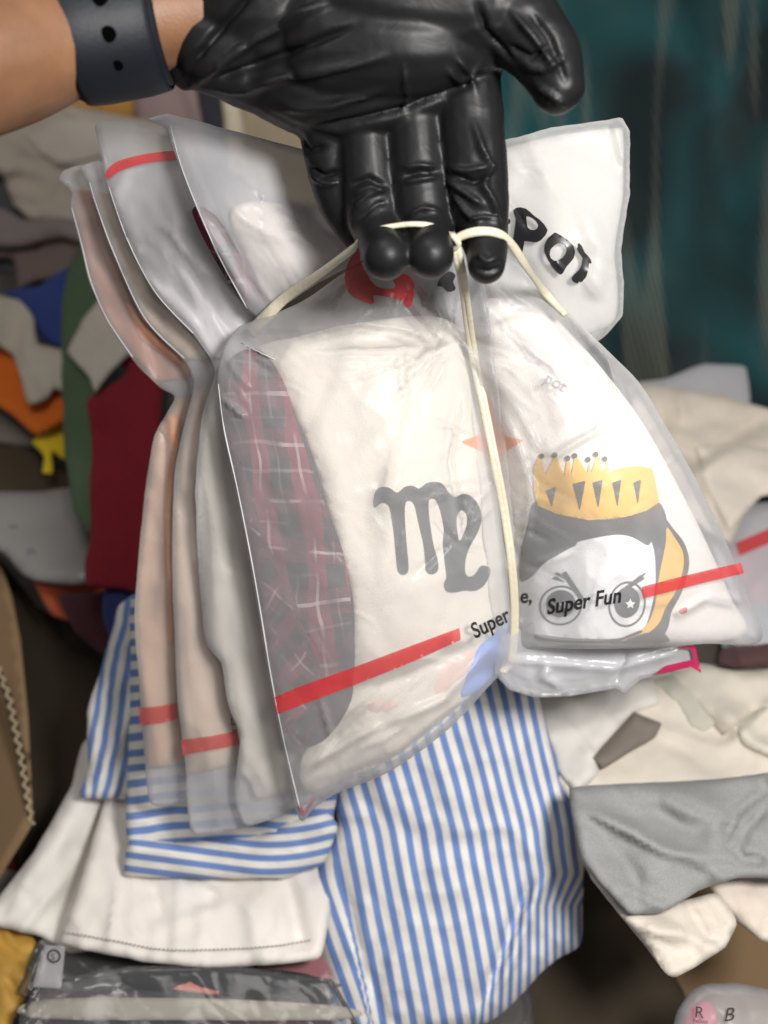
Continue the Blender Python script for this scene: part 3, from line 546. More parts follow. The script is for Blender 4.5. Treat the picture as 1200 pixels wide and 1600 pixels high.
def uv_main(x, y):
    u = x - .19*(y-1100) - .10*(np.minimum(y, 1300)-1300) + 3*fbm(x/170, y/150, 21, 2) + 5*np.sin((y-1240)/62)*np.clip((x-740)/120, 0, 1)*np.clip((y-1260)/60, 0, 1)
    xc = 838-(y-1365)*.42; w_ = np.clip((y-1365)/50, 0, 1)*np.clip((x-xc)/6, 0, 1)       # cloth bunched up right of the diagonal fold
    u = u + w_*(.55*np.maximum(x-xc, 0)+6)
    xl = 536+(y-1390)*.22; wl = np.clip((y-1340)/60, 0, 1)*np.clip((xl-x)/4, 0, 1)        # left fold: stripes lean more
    u = u - wl*(.16*(y-1400))
    return u/24 + .42*np.clip((x-700)/110, 0, 2)**2, y/100
main, mnd = cloth('striped_shirt', [(560, 1120), (700, 1040), (830, 1050), (850, 1120), (880, 1220), (908, 1280), (912, 1340), (908, 1475), (870, 1500), (845, 1520), (800, 1570), (760, 1600), (640, 1625), (530, 1640), (510, 1560), (490, 1470), (481, 1410), (500, 1340), (528, 1290), (524, 1240)], 0, STRIPE,
      'blue and white striped shirt with upright stripes hanging at the bottom centre', 'shirt', amp=.0045, ang=82, wl=90, st=3, seed=74, uvf=uv_main, step=7,
      dfn=lambda x, y: .545+.012*((x-700)/200)**2, roll=.008, R=28, thick=.0016,
      rid=(([(836, 1365), (800, 1450), (758, 1565)], 9, -.009), ([(870, 1340), (830, 1410), (800, 1500), (770, 1560)], 10, .006), ([(640, 1420), (560, 1560)], 18, -.003), ([(840, 1130), (880, 1260), (890, 1360)], 5, .004), ([(530, 1360), (560, 1480), (600, 1600)], 8, -.005),
           ([(560, 1240), (640, 1310), (760, 1330)], 20, -.004), ([(760, 1250), (840, 1340), (830, 1480)], 15, .004)))
# ------------------------------------------------------------ the bundle of frosted bags
STR = [(712, 372), (722, 440), (738, 540), (756, 630), (774, 720), (789, 800), (800, 880), (805, 960), (800, 1030), (785, 1050)]
def base_bundle(x, y): return .435 + .045*np.clip((y-420)/850, -.4, 1.2)
def pinch(x, y, k=1.):
    """grooves where the string pulls the stack in, and creases raying out of it"""
    d, _ = seg_dist(x, y, STR)
    r = .010*np.exp(-(d/26)**2) + .008*np.exp(-(d/90)**2)
    d2, _ = seg_dist(x, y, [(380, 500), (480, 440), (560, 385), (700, 368), (800, 390), (865, 470)])
    r = r + .012*np.exp(-(d2/60)**2)
    a = np.arctan2(y-520, x-705); q = np.hypot(x-705, y-520)
    r = r + .004*(vnoise(a*6+3, q/300, 77)-.5)*np.exp(-q/260)*np.minimum(1, q/40)*2
    return r*k
CREASE_A = [([(455, 528), (560, 505), (640, 515), (690, 540)], 6, .0035), ([(480, 545), (600, 545), (680, 540)], 8, -.003), ([(640, 470), (690, 530), (720, 480)], 7, .004), ([(636, 540), (640, 610)], 4, .003),
            ([(375, 538), (430, 560)], 3, .0025), ([(345, 620), (380, 650), (360, 640)], 5, .003), ([(690, 860), (740, 800), (775, 745)], 4, .003), ([(645, 900), (700, 850), (775, 740)], 5, -.002), ([(610, 1130), (700, 1090), (770, 1010)], 9, .003),
            ([(480, 1200), (560, 1150), (600, 1130)], 8, .003), ([(540, 1215), (640, 1170), (740, 1090)], 5, -.003), ([(500, 1090), (520, 1160), (490, 1200)], 6, .003), ([(560, 1080), (650, 1050), (760, 1000)], 14, -.002),
            ([(720, 600), (700, 720), (730, 860)], 10, -.003), ([(660, 600), (620, 740), (600, 800)], 16, .002), ([(760, 730), (775, 760)], 5, .003)]
def rand_creases(n, box, ang, spread, ln, wd, h, seed):
    r = np.random.RandomState(seed); out = []
    for i in range(n):
        x0 = r.uniform(box[0], box[2]); y0 = r.uniform(box[1], box[3]); a = math.radians(ang+r.normal(0, spread)); l = r.uniform(.4, 1)*ln; k = r.uniform(-.25, .25)*l
        c, s_ = math.cos(a), math.sin(a)
        out.append(([(x0, y0), (x0+c*l/2-s_*k*.4, y0+s_*l/2+c*k*.4), (x0+c*l, y0+s_*l)], wd*r.uniform(.6, 1.3), h*r.choice([-1, 1])*r.uniform(.4, 1)))
    return out
CREASE_A += rand_creases(9, (660, 520, 735, 560), 150, 30, 170, 5, .0022, 1) + rand_creases(10, (715, 620, 790, 900), 160, 30, 110, 4.5, .0018, 2) + rand_creases(14, (480, 1110, 720, 1220), -25, 14, 130, 5, .0018, 3) + rand_creases(7, (350, 540, 420, 640), 40, 25, 70, 4, .0016, 4) + rand_creases(10, (420, 520, 700, 1050), -60, 50, 90, 4, .0011, 5) + rand_creases(8, (500, 430, 700, 480), 100, 30, 70, 4, .0018, 6)
def dep_A(x, y, calm=False):
    b = base_bundle(x, y) + pinch(x, y)
    d, _ = seg_dist(x, y, STR)
    b = b - .016*np.exp(-((x-560)/190)**2-((y-860)/330)**2)
    b = b - (.0006 if calm else .0022)*crumple(x, y, 110, 31)*np.clip((1200-y)/300, .4, 1) - .0016*crumple(x, y, 45, 91)*np.exp(-((y-1190)/90)**2)
    if calm: return b
    return b - .0009*crumple(x, y, 38, 131) - 1.3*ridges(x, y, [(p, w_*.75, h) for p, w_, h in CREASE_A])
def film_surf(dep, outline, puff, R):
    c = resample(spline(outline, 6), 9)
    def f(x, y):
        e = np.clip(seg_dist(x, y, c, True)[0]/R, 0, 1); return dep(x, y) - puff*np.sqrt(np.clip(1-(1-e)**2, 0, 1))
    return f
A_OUT = [(392, 503), (470, 472), (540, 425), (600, 400), (700, 400), (752, 430), (772, 560), (790, 690), (806, 820), (812, 930), (806, 1000), (796, 1040), (768, 1068), (700, 1140), (610, 1205), (530, 1238), (492, 1262), (470, 1283), (456, 1235), (440, 1160), (420, 1060), (402, 950), (386, 860), (366, 760), (346, 660), (339, 600), (346, 552), (368, 515)]
bagA = thing('frosted_bag', P(600, 1240, .5), 'front frosted bag holding plaid and cream garments, a black zodiac sign showing through', 'bag', 'frosted bags tied in the bundle')
sheet('film', A_OUT, dep_A, FILM, bagA, 5.5, .0005, .003, .024, 22)
SA = film_surf(dep_A, A_OUT, .003, 22); SAc = film_surf(lambda x, y: dep_A(x, y, True), A_OUT, .003, 22)
# edge seam catching the light
def edge_tube(nm, pts, surf, r, par, m=SEAM, off=.0002):
    
    q = resample(spline(pts, 8, False), 8, False); d = surf(q[:, 0], q[:, 1])-off
    V, F = tube([(a, b, c) for (a, b), c in zip(q, d)], r*(.45+.6*vnoise(np.arange(len(q)*1.)/5, 0*np.arange(len(q)), 3)), 6, smooth=1); return make_mesh(nm, V, F, m, par)
edge_tube('seam', [(341, 600), (350, 670), (370, 760), (390, 860), (406, 950), (424, 1060), (444, 1160), (468, 1262)], SA, .00042, bagA)
edge_tube('seam', [(377, 536), (405, 550), (430, 562)], SA, .0004, bagA)
# red band and lettering on the front bag
decal('red_band', [[(427, 1090), (470, 1072), (560, 1040), (640, 1010), (718, 981), (720, 1000), (640, 1036), (560, 1068), (480, 1098), (433, 1116)]], SA, RED, bagA, .0006, 7, smooth=False)
decal('lettering', None, SA, BLACK, bagA, .0006, 4, edges=text_edges('Super', 742, 998, -27, 34, .1, .020, .80))
decal('red_logo', [[(420+a/2.4, 100+b/2.4) for a, b in ((330, 700), (300, 740), (285, 800), (295, 850), (330, 880), (385, 902), (396, 885), (390, 878), (402, 868), (470, 878), (500, 888), (520, 915), (538, 895), (546, 850), (540, 810), (510, 788), (465, 800), (475, 835), (440, 842), (400, 830), (370, 790), (345, 740), (340, 700))]], SA, RED, bagA, .0006, 5)
decal('black_logo', [[(683, 446), (690, 432), (702, 424), (712, 430), (708, 440), (712, 452), (700, 456), (692, 448)]], SA, BLACK, bagA, .0006, 4)
# upper end of the same bag (left, behind the hand)
D1 = [(228, 186), (262, 177), (330, 195), (430, 222), (500, 240), (560, 300), (580, 400), (500, 440), (420, 492), (402, 497), (385, 482), (340, 400), (300, 312), (276, 250), (262, 200)]
def dep_D(x, y, off=0., s=0, am=.0022, wl=85):
    q = np.hypot(x-430, y-530)
    return base_bundle(x, y) + .012 + off + .010*np.exp(-(q/70)**2) - .022*np.exp(-((x-350)/110)**2-((y-330)/110)**2) - am*crumple(x, y, wl, 60+s) - .003*folds(x, y, 55, 34, 7, 90+s, .6)*np.clip((y-300)/150, 0, 1)
CD = rand_creases(12, (300, 230, 420, 420), 55, 20, 130, 4, .0013, 21)
d1 = lambda x, y: dep_D(x, y, 0, 1, .0012) - ridges(x, y, CD) - ridges(x, y, [([(300, 320), (340, 380), (400, 490)], 5, .003), ([(330, 330), (380, 430), (420, 480)], 5, -.003)])
sheet('bag_end', D1, d1, FILM_R, bagA, 6, .0005, .001, .012, 30, smooth=False, ragged=1.2)
edge_tube('seam', [(266, 195), (280, 250), (303, 312), (342, 400), (386, 482)], film_surf(d1, D1, .001, 30), .0004, bagA)

B_OUT = [(690, 420), (780, 396), (850, 452), (905, 505), (960, 558), (1002, 602), (1042, 668), (1086, 746), (1130, 836), (1164, 920), (1190, 1001), (1100, 1006), (1000, 1013), (900, 1014), (830, 1012), (800, 1020), (770, 980), (750, 800), (730, 600)]
CREASE_B = [([(800, 620), (840, 700), (870, 712), (960, 655)], 7, .003), ([(890, 490), (950, 560), (975, 640)], 10, .003), ([(760, 470), (830, 560), (880, 600)], 7, -.003), ([(780, 620), (830, 760), (820, 860)], 8, .003),
            ([(1020, 690), (1040, 800), (1070, 900)], 12, -.002), ([(840, 880), (900, 860)], 5, .002), ([(1060, 960), (1110, 930), (1160, 940)], 8, .003), ([(880, 700), (980, 650)], 4, .002)]
CREASE_B += rand_creases(10, (730, 430, 800, 560), 45, 22, 170, 5, .0022, 11) + rand_creases(10, (775, 640, 830, 900), 20, 30, 110, 4.5, .0018, 12) + rand_creases(10, (830, 560, 1080, 980), -30, 60, 90, 4, .0011, 13) + rand_creases(6, (900, 480, 1000, 620), 60, 20, 140, 5, .0016, 14)
def dep_B(x, y, calm=False):
    b = base_bundle(x, y) + .004 + pinch(x, y)
    b = b - .018*np.exp(-((x-960)/150)**2-((y-800)/260)**2) + .012*np.clip((x-1000)/190, 0, 1)**2
    if calm: return b - .0006*crumple(x, y, 105, 44)
    return b - .0022*crumple(x, y, 105, 44) - .0008*crumple(x, y, 40, 141) - 1.3*ridges(x, y, [(p, w_*.75, h) for p, w_, h in CREASE_B])
bagB = thing('frosted_bag', P(960, 1010, .5), 'frosted bag right of the string with Super Fun lettering over a crowned face print', 'bag', 'frosted bags tied in the bundle')
sheet('film', B_OUT, dep_B, FILM, bagB, 5.5, .0005, .003, .024, 22)
SB = film_surf(dep_B, B_OUT, .003, 22); SBc = film_surf(lambda x, y: dep_B(x, y, True), B_OUT, .003, 22)
decal('red_band', [[(1003, 917), (1060, 902), (1110, 890), (1158, 879), (1163, 896), (1110, 908), (1060, 921), (1005, 935)]], SB, RED, bagB, .0006, 7, smooth=False)
decal('lettering', None, SB, BLACK, bagB, .0006, 4, edges=text_edges('Super Fun', 854, 960, -9.5, 33, .28, .024, .88))
decal('lettering', None, SB, BLACK, bagB, .0006, 4, edges=text_edges('e,', 812, 942, -2, 32, .1, .022, .86))
decal('lettering', None, SB, PALE_INK, bagB, .0006, 4, edges=text_edges('pot', 848, 596, 28, 26, .1, .03))
decal('red_mark', [[(1060, 955), (1072, 948), (1074, 956), (1066, 960)]], SB, RED2, bagB, .0006, 4)
E_OUT = [(700, 250), (778, 222), (860, 200), (972, 184), (984, 205), (984, 300), (970, 392), (975, 440), (974, 492), (944, 526), (900, 560), (800, 540), (700, 480)]
CE = rand_creases(12, (780, 230, 950, 480), 60, 30, 120, 4, .0013, 31)
dE = lambda x, y: -ridges(x, y, CE) + base_bundle(x, y)+.022+0*x - .0016*crumple(x, y, 120, 47) - .014*np.exp(-((x-880)/80)**2-((y-380)/100)**2) - ridges(x, y, [([(910, 320), (940, 400), (930, 470)], 16, .004), ([(820, 200), (860, 300)], 12, .002), ([(960, 190), (975, 260)], 5, .002)])
sheet('bag_end', E_OUT, dE, FILM_B, bagB, 6, .0005, .001, .010, 12, smooth=False, ragged=1.5)
SE = film_surf(dE, E_OUT, .001, 12)
z1 = lambda L_: [(780+a/7.5, 310+b/7.5) for a, b in L_]
decal('lettering', [z1(((165, 140), (195, 110), (250, 103), (310, 118), (360, 155), (405, 200), (470, 245), (525, 300), (570, 370), (545, 430), (490, 490), (440, 515), (370, 505), (295, 495), (285, 570), (265, 660), (250, 672), (200, 620), (150, 570), (165, 480), (185, 350), (198, 240), (180, 185))), z1(((318, 208), (345, 212), (390, 232), (430, 265), (460, 315), (448, 350), (415, 372), (370, 368), (335, 345), (322, 280)))], SE, BLACK, bagB, .0007, 3, smooth=False)
decal('lettering', [z1(((640, 405), (665, 400), (740, 445), (820, 500), (875, 560), (890, 630), (875, 700), (830, 755), (785, 805), (745, 880), (718, 898), (680, 865), (620, 800), (565, 710), (530, 630), (532, 550), (565, 475))), z1(((690, 525), (730, 518), (775, 540), (797, 590), (780, 650), (740, 700), (690, 725), (645, 732), (605, 700), (590, 650), (605, 595), (645, 550)))], SE, BLACK, bagB, .0007, 3, smooth=False)
decal('lettering', [z1(((920, 530), (940, 525), (970, 560), (1000, 630), (1040, 670), (1070, 710), (1085, 755), (1075, 768), (1052, 750), (1048, 830), (1020, 920), (970, 980), (910, 997), (865, 975), (845, 935), (880, 890), (940, 835), (970, 770), (978, 700), (935, 640), (908, 585), (925, 565)))], SE, BLACK, bagB, .0007, 3, smooth=False)
decal('lettering', [c_(793, 346, 5, 10)], SE, BLACK, bagB, .0007, 4)

# a bag whose clear bottom end shows under the right one
F_OUT = [(768, 1000), (860, 960), (1060, 960), (1084, 1008), (1090, 1036), (1050, 1050), (1000, 1062), (975, 1085), (962, 1076), (890, 1088), (835, 1090), (795, 1078), (775, 1056)]
dF = lambda x, y: base_bundle(x, y)+.013+.0*x - .0020*crumple(x, y, 60, 49) - ridges(x, y, [([(800, 1030), (960, 1045), (1080, 1012)], 5, .003), ([(960, 1070), (985, 1010)], 4, -.003), ([(860, 1040), (850, 1060), (880, 1075)], 6, .004)])
bagF = thing('frosted_bag', P(930, 1080, .52), 'shiny bag bottom with a magenta corner just below the crowned face bag', 'bag', 'frosted bags tied in the bundle')
sheet('film', F_OUT, dF, film_mat('shiny_film', .42, .0, tint=(.92, .92, .96), rough=.2, gloss=.9), bagF, 5, .0005, .001, .008, 10, smooth=False)
decal('magenta_corner', [[(1050, 1012), (1086, 1008), (1096, 1052), (1080, 1042), (1046, 1050), (1022, 1054), (1040, 1040), (1084, 1030), (1080, 1014)]], lambda x, y: dF(x, y)+0*x, MAGENTA, bagF, .0045, 6, smooth=False)

# bags behind, fanned to the left: each runs from its upper end through the tied waist to its lower end
def fan(label, ol, off, s, stripe=None, upper=None, film=FILM_B, gm=None, gol=(), am=.0022, seam=None):
    t = thing('frosted_bag', P(ol[0][0], ol[0][1], .47), label, 'bag', 'frosted bags tied in the bundle')
    CF = rand_creases(14, (130, 300, 330, 500), 55, 12, 150, 4, .0016, 40+s)
    def dp(x, y):
        up = dep_D(x, y, off, s, am) - ridges(x, y, CF); q = np.clip((y-470)/160, 0, 1); q = q*q*(3-2*q)
        lo = base_bundle(x, y) + off + .004 - am*crumple(x, y, 120, 20+s) - .004*folds(x, y, 86, 42, 8, 60+s, .5)
        return up*(1-q)+lo*q
    sheet('film', ol, dp, film, t, 7, .0005, .001, .010, 16, ragged=1.0, seed=s, ten=.3)
    S = film_surf(dp, ol, .001, 16)
    if stripe:
        for st in stripe: decal('red_band', [st], S, RED2, t, .0007, 7, smooth=False)
    if upper: decal('red_band', [upper], S, RED, t, .0007, 7)
    if seam: edge_tube('seam', seam, S, .00035, t)
    for kk, (g_ol, m_, lab) in enumerate(gol):
        co = resample(spline(ol, 6, True, .3), 6); q = resample(np.array(g_ol, float), 14)
        for i in range(len(q)):
            dd = np.hypot(*(co-q[i]).T); j = int(dd.argmin())
            if 4 < dd[j] < 18: q[i] += (co[j]-q[i])/dd[j]*(dd[j]-4)
        g_ol = q
        g = sheet('garment', g_ol, lambda x, y: dp(x, y)+.0040-(.0035 if m_ in (ORB, ORB2) else 0)-.0022*folds(x, y, 80, 30, 4, 12+s), m_, None, 8, .002, .0, .003, 8, .002); tag(g, lab, 'garment')
    return t, S
BEIG2 = cloth_mat('putty', (.48, .34, .22)); ORB2 = cloth_mat('muted_orange', (.70, .28, .09)); TAN = cloth_mat('beige_jersey', (.56, .41, .30)); ORB = cloth_mat('rust_orange', (.75, .22, .04)); SILV = cloth_mat('pale_silver', (.55, .53, .54)); BEIG = cloth_mat('ecru', (.58, .53, .46)); BRN = cloth_mat('chestnut', (.34, .12, .05))
b3, S3 = fan('third bag of the fan with a red band across its upper end', [(150, 192), (200, 190), (262, 207), (300, 240), (340, 330), (400, 450), (450, 540), (520, 700), (560, 1000), (560, 1200), (470, 1262), (385, 1290), (366, 1235), (376, 1150), (356, 1100), (346, 1036), (320, 1000), (310, 880), (305, 760), (316, 650), (336, 578), (300, 520), (240, 455), (196, 370), (168, 290), (156, 235)], .014, 3,
   upper=[(166, 268), (184, 252), (230, 240), (282, 236), (286, 248), (232, 254), (190, 266), (169, 280)],
   seam=[(170, 292), (198, 372), (242, 456), (302, 521)],
   gol=[([(172, 296), (185, 262), (285, 246), (335, 380), (400, 490), (390, 560), (345, 560), (302, 512), (244, 448), (202, 364)], SILV, 'pale silver garment in the upper left bag end under the red band'), ([(342, 590), (420, 560), (480, 700), (540, 1000), (520, 1180), (470, 1235), (400, 1250), (380, 1190), (362, 1095), (352, 1036), (328, 1000), (318, 880), (313, 760), (322, 660)], BEIG, 'ecru garment in the third bag next to the plaid one')])
b4, S4 = fan('fourth bag of the fan with a low red band and tiny lettering', [(126, 262), (160, 253), (200, 340), (300, 470), (400, 520), (450, 700), (480, 1000), (470, 1240), (385, 1292), (300, 1303), (290, 1200), (278, 1100), (272, 980), (268, 850), (275, 720), (302, 606), (290, 566), (225, 500), (178, 400), (150, 325), (136, 285)], .026, 4,
   stripe=[[(283, 1156), (330, 1150), (375, 1141), (376, 1163), (330, 1172), (285, 1180)]], seam=[(140, 285), (152, 325), (180, 400), (227, 498), (288, 560)],
   gol=[([(308, 610), (350, 590), (440, 700), (440, 1000), (430, 1180), (300, 1210), (298, 1195), (286, 1098), (280, 980), (276, 850), (283, 725)], TAN, 'beige garment in the fourth bag of the fan'), ([(158, 300), (180, 310), (240, 420), (330, 530), (330, 570), (290, 552), (236, 496), (188, 400)], BEIG2, 'putty coloured garment between the upper left bag ends')])
decal('lettering', None, S4, BLACK, b4, .0008, 4, edges=text_edges('L', 360, 1133, -3, 17)); decal('lettering', None, S4, BLACK, b4, .0008, 4, edges=text_edges('M', 363, 1146, -3, 10))
b5, S5 = fan('outermost left bag of the fan with an orange garment and a faded red band', [(92, 282), (100, 266), (128, 258), (160, 262), (220, 350), (300, 430), (420, 520), (450, 700), (440, 1200), (300, 1252), (236, 1256), (226, 1180), (218, 1080), (210, 960), (218, 850), (227, 762), (241, 680), (274, 622), (250, 606), (205, 560), (165, 500), (140, 440), (125, 380), (110, 325), (112, 300)], .040, 5,
   stripe=[[(216, 1106), (250, 1103), (276, 1098), (276, 1124), (250, 1130), (218, 1134)]], seam=[(112, 325), (127, 380), (142, 440), (167, 498), (207, 558)],
   gol=[([(120, 296), (160, 300), (220, 420), (330, 540), (300, 590), (254, 594), (212, 552), (173, 492), (149, 436), (133, 378), (120, 330)], BRN, 'chestnut brown garment in the outermost upper bag end'), ([(195, 470), (230, 500), (300, 560), (280, 572), (220, 530)], ORB, 'rust orange cloth showing through the upper left bag ends'),
        ([(278, 632), (340, 600), (340, 1180), (240, 1200), (226, 1080), (219, 960), (226, 850), (235, 765), (250, 685)], cloth_mat('peach_tan', (.56, .34, .21)), 'peach tan garment in the outermost lower bag'), ([(262, 660), (282, 650), (285, 780), (278, 1000), (262, 1010), (256, 800)], ORB2, 'orange strip of cloth in the outermost lower bag')])
# ------------------------------------------------------------ clothes inside the front bags
def inner(name, ol, surf, gap, m_, label, cat='garment', uvf=None, amp=.0015, ang=80, wl=50, seed=1, rid=(), thick=.006, step=9, back=.006, parent=None):
    dp = lambda x, y: surf(x, y)+gap-amp*folds(x, y, ang, wl, 4, seed)-ridges(x, y, rid)
    o = sheet(name, ol, dp, m_, parent, step, thick, 0, back, 30, .004, uvf=uvf)
    if parent is None: tag(o, label, cat)
    return o, dp
def uv_plaid(x, y):
    x = x+14*fbm(x/70, y/90, 61, 2); y = y+14*fbm(x/70, y/70, 62, 2)
    a = math.radians(40); k = np.clip((y-880)/120, 0, 1)
    r1 = ((x-.12*y)/62, y/84); u = (x*math.cos(a)+y*math.sin(a))/48; v = (-x*math.sin(a)+y*math.cos(a))/52
    u2 = np.where(x < 400+.42*(y-800), u, r1[0]); v2 = np.where(x < 400+.42*(y-800), v, r1[1]); return u2, v2
inner('plaid_shirt', [(352, 575), (400, 545), (440, 590), (470, 680), (505, 780), (535, 860), (548, 940), (544, 1040), (505, 1130), (465, 1165), (446, 1140), (424, 1030), (404, 920), (382, 810), (358, 690)], SAc, .0055, PLAID,
      'dark red and black plaid shirt showing through the front bag', 'shirt', uvf=uv_plaid, amp=.003, ang=75, wl=40, seed=5, rid=(([(430, 600), (445, 750), (440, 900), (480, 1100)], 9, .002),))
tee, tdp = inner('t_shirt', [(400, 545), (470, 525), (560, 505), (700, 500), (770, 600), (800, 820), (800, 980), (765, 1052), (700, 1118), (610, 1186), (540, 1215), (480, 1238), (470, 1190), (500, 1140), (545, 1060), (552, 940), (520, 820), (480, 690), (430, 590)], SAc, .0085, CREAM,
      'cream t-shirt with a black zodiac sign inside the front bag', 't-shirt', amp=.0035, ang=105, wl=70, seed=9, rid=(([(660, 600), (610, 720), (590, 830)], 20, .003), ([(560, 620), (560, 760), (570, 900)], 30, -.003), ([(560, 920), (600, 1000), (640, 1090)], 20, -.002)))
# the black zodiac sign: traced in the zoomed photo (scale 2.4, offset 300,450)
zz = lambda L_: [(300+a/2.4, 450+b/2.4) for a, b in L_]
decal('zodiac_print', [zz(((690, 760), (715, 745), (745, 752), (770, 768), (800, 745), (830, 742), (852, 752), (880, 732), (910, 727), (940, 735), (962, 765), (985, 785), (1015, 772), (1045, 780), (1075, 815), (1086, 860), (1075, 910), (1045, 965), (1028, 1010), (1024, 1060), (1035, 1082), (1060, 1075), (1085, 1042), (1115, 1048), (1118, 1070), (1100, 1110), (1065, 1135), (1020, 1135), (985, 1142), (955, 1138), (945, 1110), (955, 1085), (950, 1040), (942, 960), (945, 900), (930, 830), (915, 795), (900, 790), (888, 800), (890, 860), (905, 960), (922, 1020), (922, 1060), (900, 1074), (878, 1062), (876, 1030), (868, 960), (850, 880), (835, 815), (818, 798), (802, 805), (798, 850), (805, 960), (812, 1040), (808, 1068), (790, 1076), (772, 1060), (765, 1000), (755, 900), (742, 825), (722, 805), (700, 812), (686, 825), (680, 800))),
      zz(((1000, 842), (1015, 832), (1030, 850), (1032, 885), (1018, 925), (1004, 950), (996, 920), (992, 870)))], tdp, DK_INK, tee, .0006, 6)
inner('blue_garment', [(722, 1040), (740, 1010), (790, 960), (812, 950), (800, 1020), (770, 1060), (720, 1090)], SAc, 0.0058, cloth_mat('sky_blue', (.20, .32, .72)), 'sky blue cloth at the bottom of the front bag beside the string', seed=3)
inner('pink_garment', [(560, 1100), (640, 1060), (740, 1000), (760, 1040), (680, 1110), (600, 1130)], SAc, 0.0073, cloth_mat('blush_pink', (.72, .52, .46)), 'blush pink cloth low in the front bag under the red band', seed=4)
inner('plum_garment', [(450, 1080), (490, 1040), (545, 980), (556, 1060), (540, 1130), (490, 1165), (455, 1160)], SAc, 0.0066, cloth_mat('dark_plum', (.06, .03, .045)), 'dark plum cloth below the plaid shirt in the front bag', seed=6)
teeB, tb = inner('t_shirt', [(735, 480), (840, 480), (900, 530), (960, 600), (1010, 670), (1060, 760), (1105, 850), (1140, 930), (1160, 994), (1000, 1008), (880, 1008), (790, 1010), (775, 850), (755, 650)], SBc, .0075, WARMW,
      'white t-shirt with a crowned face print inside the right bag', 't-shirt', amp=.0015, ang=100, wl=90, seed=19, rid=(([(850, 560), (880, 680)], 14, .003),))
def pr(nm, cs, m_, e=.0006, step=6, smooth=True): decal(nm, cs, tb, m_, teeB, e, step, smooth)
pr('star_print', [[(764, 606), (776, 655), (790, 682), (818, 688), (792, 704), (780, 722), (776, 768), (768, 730), (756, 706), (720, 690), (748, 680), (758, 650)]], PEACH_INK, smooth=False)
decal('star_print', [[(764, 606), (776, 655), (790, 682), (818, 688), (792, 704), (780, 722), (776, 768), (768, 730), (756, 706), (720, 690), (748, 680), (758, 650)]], tdp, PEACH_INK, tee, .0006, 6, False)
pr('lock_print_edge', [[(1036, 808), (1052, 826), (1070, 850), (1077, 882), (1066, 924), (1050, 955), (1042, 985), (1020, 1004), (950, 1004), (1000, 990), (1018, 950), (1026, 900), (1036, 850)]], GREY_INK, .0006)
pr('lock_print', [[(1042, 824), (1054, 840), (1066, 860), (1068, 884), (1058, 920), (1040, 950), (1028, 976), (1000, 996), (966, 1000), (1005, 982), (1022, 950), (1030, 900), (1040, 850)]], GOLD_INK, .0010)
pr('face_print', [[(840, 800), (1030, 800), (1036, 850), (1026, 940), (1010, 985), (960, 998), (860, 994), (814, 975), (812, 900)]], WHITE_INK, .0004)
pr('hair_print', [[(836, 784), (870, 800), (920, 812), (975, 808), (1012, 796), (1030, 785), (1042, 812), (1041, 850), (1034, 890), (1026, 915), (1024, 870), (1018, 846), (1012, 852), (985, 838), (955, 836), (905, 846), (900, 852), (884, 860), (850, 880), (832, 900), (812, 906), (814, 860), (824, 820)]], GREY_INK, .0008)
crown = [(835, 722), (842, 718)]
crown = [(834, 730), (840, 716), (846, 716), (852, 742), (866, 714), (870, 714), (882, 745), (886, 718), (890, 720), (893, 742), (898, 714), (902, 714), (918, 740), (921, 722), (924, 740), (932, 712), (936, 712), (944, 738), (948, 718), (952, 738), (975, 730), (1000, 728), (1020, 732), (1026, 760), (1030, 785), (1010, 798), (975, 808), (920, 813), (870, 803), (840, 790), (834, 765)]
pr('crown_print', [crown], GOLD_INK, .0012, 5, False)
for a, b in ((846, 714), (867, 712), (887, 717), (898, 713), (919, 719), (931, 711), (945, 718)): pr('crown_bead_print', [c_(a, b-1, 4.5, 10)], DK_INK, .0014, 4)
for a, b, ww, hh in ((861, 764, 8, 28), (905, 754, 10, 44), (934, 752, 8, 42), (964, 752, 7, 40), (996, 752, 6, 36)):
    pr('crown_gap_print', [[(a-ww, b+2), (a+ww, b-3), (a+1, b+hh)]], GREY_INK, .0018, 5, False)
def eye(cx, cy, rx, ry, rot):
    a = math.radians(rot); R_ = lambda k, n=22, x0=0, y0=0: [(cx+x0+k*(rx*math.cos(t)*math.cos(a)-ry*math.sin(t)*math.sin(a)), cy+y0+k*(rx*math.cos(t)*math.sin(a)+ry*math.sin(t)*math.cos(a))) for t in [2*math.pi*j/n for j in range(n)]]
    pr('eye_print', [R_(1.0), R_(.91)], GREY_INK, .0010, 4); pr('pupil_print', [R_(.68, 22, 0, -3)], GREY_INK, .0010, 4)
    st = [(cx+5+(9 if j % 2 == 0 else 3.6)*math.sin(j*math.pi/5), cy-(9 if j % 2 == 0 else 3.6)*math.cos(j*math.pi/5)) for j in range(10)]
    pr('glint_print', [st], WHITE_INK, .0016, 4, False)
eye(876, 946, 34, 31, -12); eye(980, 944, 29, 36, 10)
for q in ([(878, 896), (884, 892), (915, 938), (909, 941)], [(1002, 898), (1008, 904), (975, 925), (960, 930)], [(862, 904), (884, 910), (868, 900)], [(866, 896), (886, 906), (872, 894)], [(996, 902), (1012, 893), (1000, 906)]): pr('lash_print', [q], GREY_INK, .0014, 4, False)
pr('chin_print', [[(812, 984), (850, 996), (900, 1001), (960, 999), (1000, 985), (1000, 990), (960, 1003), (900, 1005), (850, 1001), (812, 990)]], GREY_INK, .0012, 5)
pr('bow_print', [[(1000, 992), (1030, 986), (1044, 996), (1040, 1004), (975, 1004)]], GREY_INK, .0014, 5)
inner('garment', [(300, 330), (340, 340), (400, 440), (430, 480), (400, 490), (350, 430)], film_surf(d1, D1, .001, 30), .004, PLAID, 'plaid cloth in the upper left bag end behind the glove', uvf=uv_plaid, seed=21)
